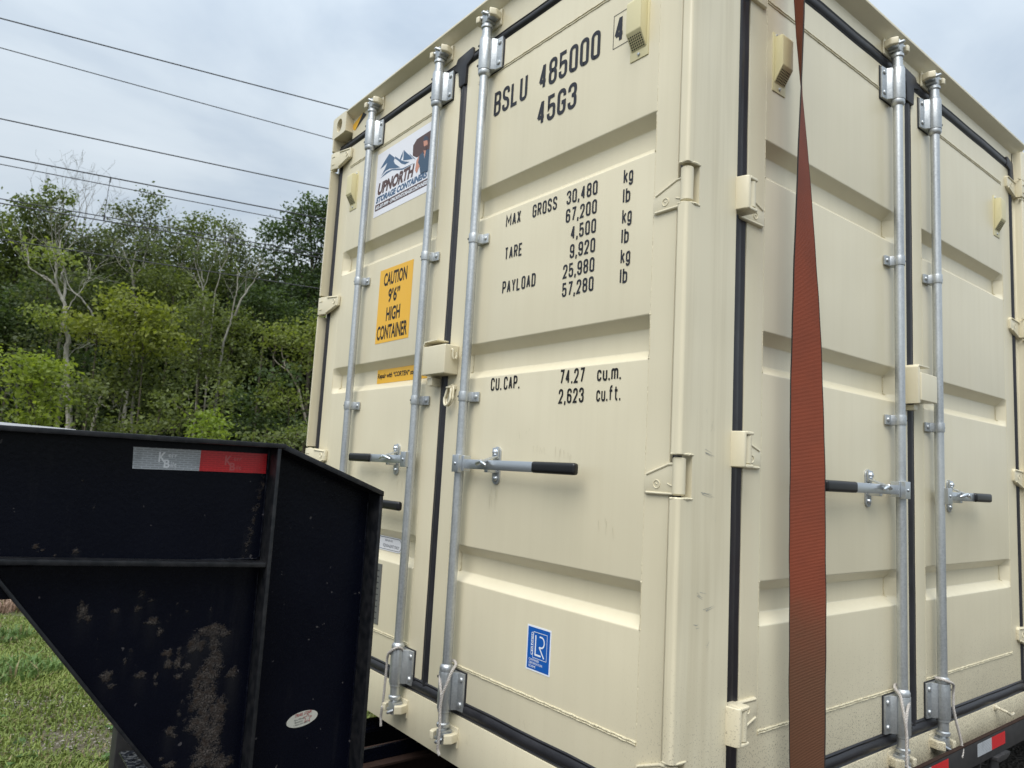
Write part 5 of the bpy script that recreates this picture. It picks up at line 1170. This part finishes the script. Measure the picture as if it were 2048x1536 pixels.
PT('feathery green tree below the dropper wire', 30, [], [(250, 452, 26, 20, .7), (282, 440, 26, 22, .8), (306, 418, 10, 16, .7), (312, 398, 4, 8, .6), (240, 425, 9, 10, .5), (268, 425, 12, 9, .5), (330, 455, 20, 18, .8), (265, 490, 55, 35), (315, 500, 40, 40), (255, 545, 55, 45)], *g_grey, bark=GREY, base=270, clump=.18)
PT('round topped green tree right of the dropper wire', 31, [], [(385, 452, 32, 20), (408, 440, 18, 14), (372, 470, 34, 22), (420, 462, 14, 18, .8), (395, 505, 50, 35), (350, 510, 40, 35), (420, 550, 50, 45)], *g_mid, bark=GREY, base=390)
PT('green tree with two pointed tops left of the open gap of sky', 32, [], [(442, 452, 14, 14, .9), (455, 470, 20, 16), (468, 458, 8, 12, .7), (478, 492, 18, 22, .9), (452, 500, 28, 28), (495, 520, 16, 22, .8), (470, 545, 40, 36), (515, 545, 26, 30, .7)], *g_grey, bark=GREY, base=460)
PT('tallest dark green tree, beside the top of the container', 32, [([(620, 700), (618, 600), (622, 540), (622, 480), (620, 420)], .11), ([(618, 600), (600, 540), (590, 490), (585, 450)], .05), ([(620, 560), (640, 500), (650, 450)], .05), ([(622, 620), (660, 560), (680, 490)], .06), ([(618, 640), (585, 600), (570, 560)], .04)],
   [(620, 408, 22, 13), (592, 424, 26, 16), (632, 430, 34, 24), (575, 448, 18, 14), (600, 462, 34, 17), (640, 470, 32, 20), (578, 482, 18, 10, .8), (612, 500, 36, 14), (650, 510, 30, 20), (590, 524, 22, 10, .8), (636, 545, 36, 20), (600, 565, 34, 16), (680, 430, 46, 34), (700, 510, 50, 50), (640, 600, 60, 36), (580, 600, 40, 26)], *g_oak, bark=BROWN, size=.19)
PT('dark tree with gaps of sky, left of the tallest one', 33, [([(550, 700), (552, 600), (550, 540), (546, 480)], .07), ([(552, 590), (530, 550), (525, 510)], .03), ([(551, 560), (565, 530), (570, 500)], .03)],
   [(546, 454, 15, 10), (534, 466, 17, 11), (560, 464, 14, 10), (546, 484, 22, 10), (526, 500, 12, 6, .8), (556, 508, 18, 8), (536, 524, 18, 7, .8), (566, 540, 16, 8, .8), (540, 556, 22, 10, .8), (524, 580, 26, 16), (560, 590, 30, 20)], *g_oak, bark=BROWN, size=.18)
# pale trunks and limbs in the middle distance
PT('pale forked trunk near the left edge, standing clear of the leaves', 25, [([(137, 862), (135, 800), (133, 740), (132, 700), (136, 680), (128, 650), (131, 625), (127, 604), (117, 580), (102, 563), (86, 549)], .115), ([(102, 563), (90, 556), (72, 545), (57, 532), (58, 512), (48, 490)], .035), ([(117, 582), (111, 556), (112, 535), (106, 508), (98, 485)], .045), ([(127, 600), (131, 570), (124, 549), (127, 538), (118, 505), (122, 480)], .045), ([(192, 640), (168, 602), (141, 576), (128, 542)], .035), ([(131, 625), (150, 596), (165, 575), (170, 560)], .022), ([(134, 715), (150, 700), (170, 692), (188, 680)], .015)],
   [(100, 505, 34, 16, .32), (62, 500, 22, 14, .3), (130, 515, 30, 16, .25), (105, 640, 24, 15, 1.3), (92, 625, 14, 8, 1.2), (120, 655, 18, 10, 1.0)], (.075, .100, .030), (.175, .205, .055), bark=PALE, tw=4, twl=1.3, seed=21)
PT('ivy wrapped trunk just left of the pale forked one', 26, [([(122, 800), (120, 740), (118, 700), (122, 660), (124, 620)], .09)], [(114, 700, 12, 36, .5), (120, 740, 10, 26, .5)], *g_soft, bark=GREY, size=.10, clump=.12)
PT('grey tree with upright bare limbs below the dropper wire', 28, [([(270, 640), (268, 590), (266, 560), (263, 540), (254, 520), (246, 500)], .075), ([(268, 566), (274, 548), (286, 534), (290, 512), (296, 490)], .05), ([(264, 548), (268, 520), (272, 500), (268, 470)], .03), ([(286, 534), (300, 528), (312, 530)], .018), ([(265, 552), (240, 530), (225, 500)], .025)], [(262, 500, 46, 26, .3), (300, 490, 26, 26, .25)], *g_grey, bark=(.48, .47, .43), tw=4, twl=1.2, seed=33)
PT('pair of curved grey stems in the middle of the wood', 27, [([(408, 640), (406, 590), (402, 565), (392, 535), (387, 510), (386, 500)], .040), ([(408, 565), (400, 540), (394, 522), (398, 500)], .028), ([(402, 575), (392, 560), (389, 545)], .018), ([(407, 580), (420, 540), (430, 510)], .02)], [(400, 500, 24, 20, .25)], *g_grey, bark=(.50, .49, .45), tw=4, twl=.9, seed=5)
PT('slender bare stem between the curved stems and the leaning ones', 27, [([(425, 640), (430, 590), (438, 560), (441, 536), (438, 515)], .035), ([(441, 540), (452, 520), (458, 500)], .02)], [], (0, 0, 0), (0, 0, 0), bark=(.50, .49, .45), tw=3, twl=.8, seed=6)
PT('bare pale stem forking in a thin V below the gap of sky', 26, [([(437, 760), (442, 720), (446, 690), (456, 660), (463, 634), (469, 600), (474, 580), (475, 560), (476, 542)], .055), ([(470, 632), (480, 604), (492, 585), (508, 562), (516, 545)], .045), ([(474, 580), (482, 572)], .012), ([(469, 598), (464, 590), (466, 584)], .012), ([(490, 588), (492, 560), (498, 545)], .016)], [], (0, 0, 0), (0, 0, 0), bark=(.54, .53, .49), tw=3, twl=.9, seed=8)
PT('thin trunk leaning right, low beside the container edge', 24, [([(622, 880), (612, 842), (601, 796), (590, 764), (575, 740), (566, 718), (564, 695)], .060), ([(575, 740), (560, 730), (548, 718), (546, 708)], .022), ([(590, 764), (600, 748), (612, 750)], .015), ([(582, 750), (574, 735), (585, 722)], .014), ([(575, 880), (577, 840), (578, 810)], .018)], [], (0, 0, 0), (0, 0, 0), bark=(.62, .56, .48), tw=2, twl=.7, seed=12)
PT('short leaning grey trunk right of the pale forked one', 24, [([(182, 872), (188, 840), (196, 815), (202, 795), (206, 775)], .075), ([(196, 815), (185, 800), (174, 790)], .02), ([(198, 806), (214, 815), (222, 822)], .016)], [(205, 770, 26, 14, .5)], *g_soft, bark=(.6, .58, .53), tw=3, twl=.8, seed=14)
PT('group of thin stems in the shade of the middle wood', 27, [([(395, 760), (396, 720), (404, 690), (404, 660)], .05), ([(410, 760), (420, 720), (430, 700)], .03), ([(360, 780), (372, 740), (384, 700)], .03), ([(378, 800), (370, 760), (362, 730)], .02)], [(400, 640, 40, 24, .6)], *g_grey, bark=GREY, tw=3, twl=1.0, seed=15)
# middle foliage
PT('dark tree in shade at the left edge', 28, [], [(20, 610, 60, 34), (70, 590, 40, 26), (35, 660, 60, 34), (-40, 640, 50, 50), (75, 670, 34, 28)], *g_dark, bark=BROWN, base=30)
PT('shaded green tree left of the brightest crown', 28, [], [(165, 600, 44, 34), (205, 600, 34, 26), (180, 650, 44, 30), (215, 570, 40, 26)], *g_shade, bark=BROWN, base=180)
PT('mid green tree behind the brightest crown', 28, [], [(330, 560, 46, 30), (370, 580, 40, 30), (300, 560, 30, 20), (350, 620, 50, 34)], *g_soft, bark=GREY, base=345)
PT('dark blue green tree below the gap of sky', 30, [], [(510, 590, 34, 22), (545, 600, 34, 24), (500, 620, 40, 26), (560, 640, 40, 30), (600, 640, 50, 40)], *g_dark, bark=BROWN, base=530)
PT('green tree right of the thin V stem', 27, [], [(480, 640, 34, 22), (450, 655, 34, 22), (420, 670, 36, 24), (495, 670, 30, 22), (470, 700, 36, 20), (500, 725, 26, 22), (430, 710, 30, 22)], *g_soft, bark=GREY, base=455)
PT('soft green tree between the grey stems and the thin V stem', 25.5, [], [(400, 600, 34, 20, .7), (375, 640, 40, 26), (420, 620, 26, 18, .7), (395, 680, 40, 26), (365, 720, 40, 28), (415, 740, 40, 28), (450, 745, 30, 24, .8)], *g_soft, base=398)
PT('feathery green tree behind the pale forked trunk', 26.5, [], [(95, 560, 44, 26, .7), (150, 570, 34, 24, .7), (75, 600, 34, 22, .7), (165, 690, 30, 20, .7), (60, 690, 34, 24, .7)], *g_grey, base=100)
# front rank
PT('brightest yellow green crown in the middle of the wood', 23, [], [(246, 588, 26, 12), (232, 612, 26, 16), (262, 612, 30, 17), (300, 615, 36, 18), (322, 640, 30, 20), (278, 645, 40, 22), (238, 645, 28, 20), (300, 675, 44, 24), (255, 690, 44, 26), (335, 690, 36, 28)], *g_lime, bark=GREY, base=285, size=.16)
PT('duller green mass under the brightest crown', 23.5, [([(262, 860), (266, 800), (272, 760), (282, 720), (290, 690)], .06), ([(270, 770), (256, 740), (240, 715)], .03), ([(280, 730), (300, 700), (315, 680)], .03), ([(236, 870), (240, 820), (248, 780)], .025)], [(255, 735, 46, 26), (310, 735, 44, 28), (240, 775, 40, 26), (290, 785, 44, 28), (345, 770, 36, 30), (330, 820, 44, 26)], *g_soft, bark=GREY, tw=3, twl=.9, size=.15)
PT('bright leafy bough right of the pale forked trunk', 24, [], [(160, 640, 18, 9), (176, 650, 22, 11), (198, 662, 22, 11), (212, 678, 16, 10, .8), (168, 668, 22, 9, .7)], *g_lime, bark=GREY, base=195, size=.15)
PT('brightest shrub near the left edge', 20, [], [(42, 724, 12, 8), (68, 726, 24, 11), (96, 732, 22, 11), (112, 742, 10, 8), (58, 750, 22, 12), (84, 760, 20, 13, .8), (70, 785, 26, 16), (96, 800, 22, 16, .8), (60, 820, 24, 18), (72, 848, 18, 12), (90, 840, 20, 14, .7)], (.088, .118, .020), (.175, .210, .040), bark=GREY, name='shrub', cat='shrub', base=70, size=.15)
PT('low mid green shrub between the two leaning trunks', 22, [], [(155, 790, 26, 14), (178, 780, 20, 10), (160, 770, 14, 8), (200, 840, 26, 16), (228, 856, 30, 14), (170, 815, 14, 8, .6)], *g_soft, bark=GREY, name='shrub', cat='shrub', base=190, size=.14)
PT('yellow green tree beside the middle of the container edge', 24, [], [(560, 656, 22, 12), (540, 668, 20, 12), (582, 668, 24, 14), (610, 650, 26, 16), (628, 672, 22, 18), (600, 695, 30, 18), (550, 690, 20, 10), (625, 710, 26, 18), (608, 735, 26, 13), (650, 660, 40, 40)], (.070, .088, .024), (.150, .172, .048), bark=GREY, base=600, size=.15)
PT('flat yellow green bough low beside the container edge', 23, [], [(545, 775, 18, 9), (560, 786, 28, 12), (535, 800, 22, 10), (575, 806, 26, 9), (598, 800, 18, 12), (548, 815, 20, 6, .7)], (.065, .085, .022), (.140, .165, .048), bark=GREY, base=578, size=.14)
PT('bright low shrub just above the corner of the neck', 20, [], [(416, 838, 20, 10), (405, 855, 26, 12), (432, 858, 22, 12), (418, 872, 30, 9)], (.080, .115, .020), (.165, .205, .040), bark=GREY, name='shrub', cat='shrub', base=418, size=.14)
PT('soft green shrub above the neck, left of the bright low one', 21.5, [], [(350, 800, 30, 18), (375, 830, 26, 18), (340, 850, 30, 18), (300, 850, 34, 18), (262, 866, 30, 12), (450, 780, 24, 12, .6), (440, 810, 18, 12, .5)], *g_soft, bark=GREY, name='shrub', cat='shrub', base=345, size=.14)
PT('pale green shrub at the foot of the container edge', 20, [], [(590, 868, 18, 8), (608, 858, 14, 10), (600, 880, 24, 8), (560, 876, 24, 7, .7), (520, 872, 26, 6, .5)], *g_soft, bark=GREY, name='shrub', cat='shrub', base=590, size=.13)
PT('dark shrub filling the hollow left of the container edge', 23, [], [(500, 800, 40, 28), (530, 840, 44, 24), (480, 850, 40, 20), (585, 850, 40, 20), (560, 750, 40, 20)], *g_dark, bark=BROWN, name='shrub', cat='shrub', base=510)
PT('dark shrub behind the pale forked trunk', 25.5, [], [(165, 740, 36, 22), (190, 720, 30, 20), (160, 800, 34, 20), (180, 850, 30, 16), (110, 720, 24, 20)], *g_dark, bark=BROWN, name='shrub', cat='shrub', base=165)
PT('twiggy dark shrub at the left edge above the white board', 22, [([(36, 860), (28, 800), (18, 770), (4, 740)], .03), ([(28, 800), (20, 790), (2, 780)], .018), ([(32, 820), (38, 790), (30, 760)], .015)], [(10, 720, 26, 14, .5), (14, 770, 26, 20, .6), (10, 820, 34, 22), (20, 850, 30, 12)], *g_shade, bark=GREY, name='shrub', cat='shrub', tw=4, twl=.8, size=.13)
# the wood goes on to both sides of the picture
k = 0
for px, lab in ((-150, 'green tree just beyond the left edge of the picture'), (-300, 'broad green tree two crowns beyond the left edge'), (-480, 'green tree well beyond the left edge'), (-720, 'farthest green tree of the wood on the left'), (800, 'green tree hidden just behind the container'), (960, 'broad green tree hidden behind the container doors'), (1150, 'farthest green tree hidden behind the container')):
    k += 1; PT(lab, 29+k % 3, [], [(px-40, 500, 60, 50), (px+40, 480, 60, 50), (px, 560, 90, 70), (px-30, 650, 90, 70), (px+50, 720, 80, 70), (px-30, 790, 90, 60)], *(g_mid if k % 2 else g_grey), bark=GREY, dens=.7, base=px)
# undergrowth that reads as one mass behind and between the trunks
bl = []
q = np.random.RandomState(3)
for k in range(260): bl.append((q.uniform(-500, 1100), q.uniform(560, 890), 75, 45, .42))
for k in range(90): bl.append((q.uniform(-500, 1100), q.uniform(865, 905), 60, 25, .8))
v, t = foliage(bl, 35, (.022, .034, .015), (.058, .078, .030), .34, 1.0, dd=.9, clump=.40)
pts = np.stack([rs.uniform(-22, 34, 7000), rs.uniform(27, 38, 7000), GZ+rs.uniform(0, 1, 7000)*3.4], 1)
v2_, t2_ = leaves(pts, .34, (.022, .034, .015), (.058, .078, .030), 8, .42); v = np.concatenate([v, v2_]); t = np.concatenate([t, t2_])
o = bpy.data.objects.new('undergrowth', mesh_np('undergrowth', v, 4, 'leaf', t)); col.objects.link(o); o['kind'] = 'stuff'; o['label'] = 'dark undergrowth between the trunks of the wood'

# ================================================================== GRASS, STONES
def blades(n, xr, yr, hm, seed, ca, cb, keep=None, wid=.0045):
    q = np.random.RandomState(seed); x = q.uniform(*xr, n); y = q.uniform(*yr, n)
    nx = np.sin(x*1.9+1.3*np.sin(y*1.1))*np.cos(y*1.7+.8*np.sin(x*2.3))+.5*np.sin(x*5.1+y*3.3)
    if keep: kp = keep(x, y, nx, q); x, y, nx = x[kp], y[kp], nx[kp]
    n = len(x); h = hm*q.uniform(.35, 1.2, n)*(1+.35*np.clip(nx, -1, 1.2)); a = q.uniform(0, 6.283, n); ln = q.uniform(.1, 1.1, n)*h
    w = wid*q.uniform(.6, 1.6, n); dx, dy = np.cos(a), np.sin(a); px, py = -dy*w, dx*w
    b = np.stack([x, y, np.full(n, GZ)], 1); m_ = b+np.stack([dx*ln*.35, dy*ln*.35, h*.62], 1); tp = b+np.stack([dx*ln, dy*ln, h*(1-.25*ln/h)], 1); s = np.stack([px, py, np.zeros(n)], 1)
    v = np.stack([b-s, b+s, m_+s*.8, m_-s*.8, m_-s*.8, m_+s*.8, tp+s*.12, tp-s*.12], 1).reshape(-1, 3)
    f = np.clip(q.rand(n)*.7+.3*np.clip(nx, 0, 1), 0, 1)[:, None]; t = np.array(ca)*(1-f)+np.array(cb)*f
    dead = q.rand(n) < .10; t[dead] = np.array((.30, .25, .13))*q.uniform(.6, 1.1, (dead.sum(), 1))
    return v, np.repeat(t, 8, 0)
def bald(x, y, nx, q):
    e = np.abs((y-4.05)-.12*np.sin(x*4))<.22; e2 = (np.abs((y-5.0)-.15*np.sin(x*3+1)) < .10) & (np.sin(x*6) > -.3); far = y > 7.9+.15*np.sin(x*5)
    p = np.where(e, .35, 1)*np.where(e2, .55, 1)*np.where(far, .04, 1); return q.rand(len(x)) < p*np.clip(.85+.5*nx, .45, 1)
v1, t1 = blades(300000, (-4.0, 2.6), (3.35, 8.2), .052, 1, (.120, .170, .036), (.300, .355, .090), bald)
v2, t2 = blades(9000, (-2.4, .6), (5.2, 7.2), .11, 2, (.065, .120, .032), (.150, .235, .065), lambda x, y, nx, q: (((x+1.1)**2/.35+(y-5.6)**2/.10) < 1) | (((x+1.0)**2/.15+(y-6.9)**2/.06) < 1), .008)
v3, t3 = blades(60000, (-14, 20), (8.6, 22), .14, 3, (.07, .10, .030), (.16, .19, .06), None, .011)
o = bpy.data.objects.new('grass', mesh_np('grass', np.concatenate([v1, v2, v3]), 4, 'blade', np.concatenate([t1, t2, t3]))); col.objects.link(o); o['kind'] = 'stuff'; o['label'] = 'short rough grass beside the gravel'
v, t = blades(9000, (-3, 1.6), (8.15, 9.4), .24, 5, (.26, .17, .12), (.46, .33, .25), None, .006)
o = bpy.data.objects.new('dry_weeds', mesh_np('dry_weeds', v, 4, 'blade', t)); col.objects.link(o); o['kind'] = 'stuff'; o['label'] = 'dry pinkish weeds beyond the grass'
# broad leaved weeds
q = np.random.RandomState(9); V_, T__ = [], []
for k in range(260):
    cx_, cy_ = q.uniform(-3.2, 1.2), q.uniform(3.6, 7.8)
    for j in range(q.randint(4, 8)):
        a = q.uniform(0, 6.28); L = q.uniform(.03, .075); w = L*.28; d = np.array([math.cos(a), math.sin(a), 0]); s = np.array([-d[1], d[0], 0])*w; b = np.array([cx_, cy_, GZ+.005])
        V_ += [b, b+d*L*.5+s+[0, 0, L*.5], b+d*L+[0, 0, L*.45], b+d*L*.5-s+[0, 0, L*.5]]; T__ += [np.array((.075, .135, .038))*q.uniform(.7, 1.5)]*4
o = bpy.data.objects.new('broadleaf_weeds', mesh_np('broadleaf_weeds', np.array(V_), 4, 'blade', np.array(T__))); col.objects.link(o); o['kind'] = 'stuff'; o['label'] = 'small broad leaved weeds in the grass'
# clover heads
V_, T__ = [], []
for k in range(60):
    c = np.array([q.uniform(-3.2, 1.0), q.uniform(3.7, 7.6), GZ+q.uniform(.05, .09)]); r_ = q.uniform(.004, .007)
    for (ax, bx) in (((1, 0, 0), (0, 0, 1)), ((0, 1, 0), (0, 0, 1)), ((1, 0, 0), (0, 1, 0))):
        A, B = np.array(ax)*r_, np.array(bx)*r_; V_ += [c-A, c-B, c+A, c+B]; T__ += [np.array((.75, .74, .68))]*4
o = bpy.data.objects.new('clover_flowers', mesh_np('clover_flowers', np.array(V_), 4, 'blade', np.array(T__))); col.objects.link(o); o['kind'] = 'stuff'; o['label'] = 'tiny white clover heads in the grass'
# loose stones: low polyhedra
def stones(n, fx, smin, smax, name, label, seed, ca, cb):
    q = np.random.RandomState(seed); ico = [(0, 0, 1), (.9, 0, .35), (.28, .85, .35), (-.72, .53, .35), (-.72, -.53, .35), (.28, -.85, .35), (0, 0, -.4)]
    base = np.array(ico); F = [(0, 1, 2), (0, 2, 3), (0, 3, 4), (0, 4, 5), (0, 5, 1), (6, 2, 1), (6, 3, 2), (6, 4, 3), (6, 5, 4), (6, 1, 5)]
    x, y = fx(n, q); n = len(x); s = q.uniform(smin, smax, n)**1.0; V_ = base[None]*q.uniform(.6, 1.25, (n, 7, 3))*s[:, None, None]
    a = q.uniform(0, 6.28, n); ca_, sa_ = np.cos(a)[:, None], np.sin(a)[:, None]; X = V_[:, :, 0]*ca_-V_[:, :, 1]*sa_; Y = V_[:, :, 0]*sa_+V_[:, :, 1]*ca_
    V_ = np.stack([X+x[:, None], Y+y[:, None], V_[:, :, 2]*.7+GZ+.016+s[:, None]*.1], 2)
    tri = V_[:, np.array(F).ravel(), :].reshape(-1, 3); f = q.rand(n, 1); t = np.array(ca)*(1-f)+np.array(cb)*f
    o = bpy.data.objects.new(name, mesh_np(name, tri, 3, 'stone', np.repeat(t, 30, 0))); col.objects.link(o); o['kind'] = 'stuff'; o['label'] = label
def f_lot(n, q):
    x = q.uniform(-4, 4.5, n); y = q.uniform(-2.5, 4.4, n); k = (y < 3.6+.3*np.sin(x*2)) | (q.rand(n) < .4); return x[k], y[k]
stones(14000, f_lot, .005, .013, 'gravel_stones', 'loose grey gravel round the trailer', 4, (.10, .09, .075), (.26, .235, .21))
def f_far(n, q): return q.uniform(-3, 1.6, n), q.uniform(8.5, 10.8, n)
stones(2200, f_far, .012, .035, 'verge_stones', 'pale stones beyond the grass', 6, (.16, .145, .13), (.36, .34, .32))
def f_pat(n, q):
    x = q.uniform(-2.4, .6, n); y = q.choice([4.05, 5.0, 4.9], n)+q.normal(0, .13, n)+.12*np.sin(x*4); return x, y
stones(2200, f_pat, .004, .009, 'path_stones', 'fine pale grit in the bare patches of the grass', 8, (.16, .145, .12), (.32, .295, .26))
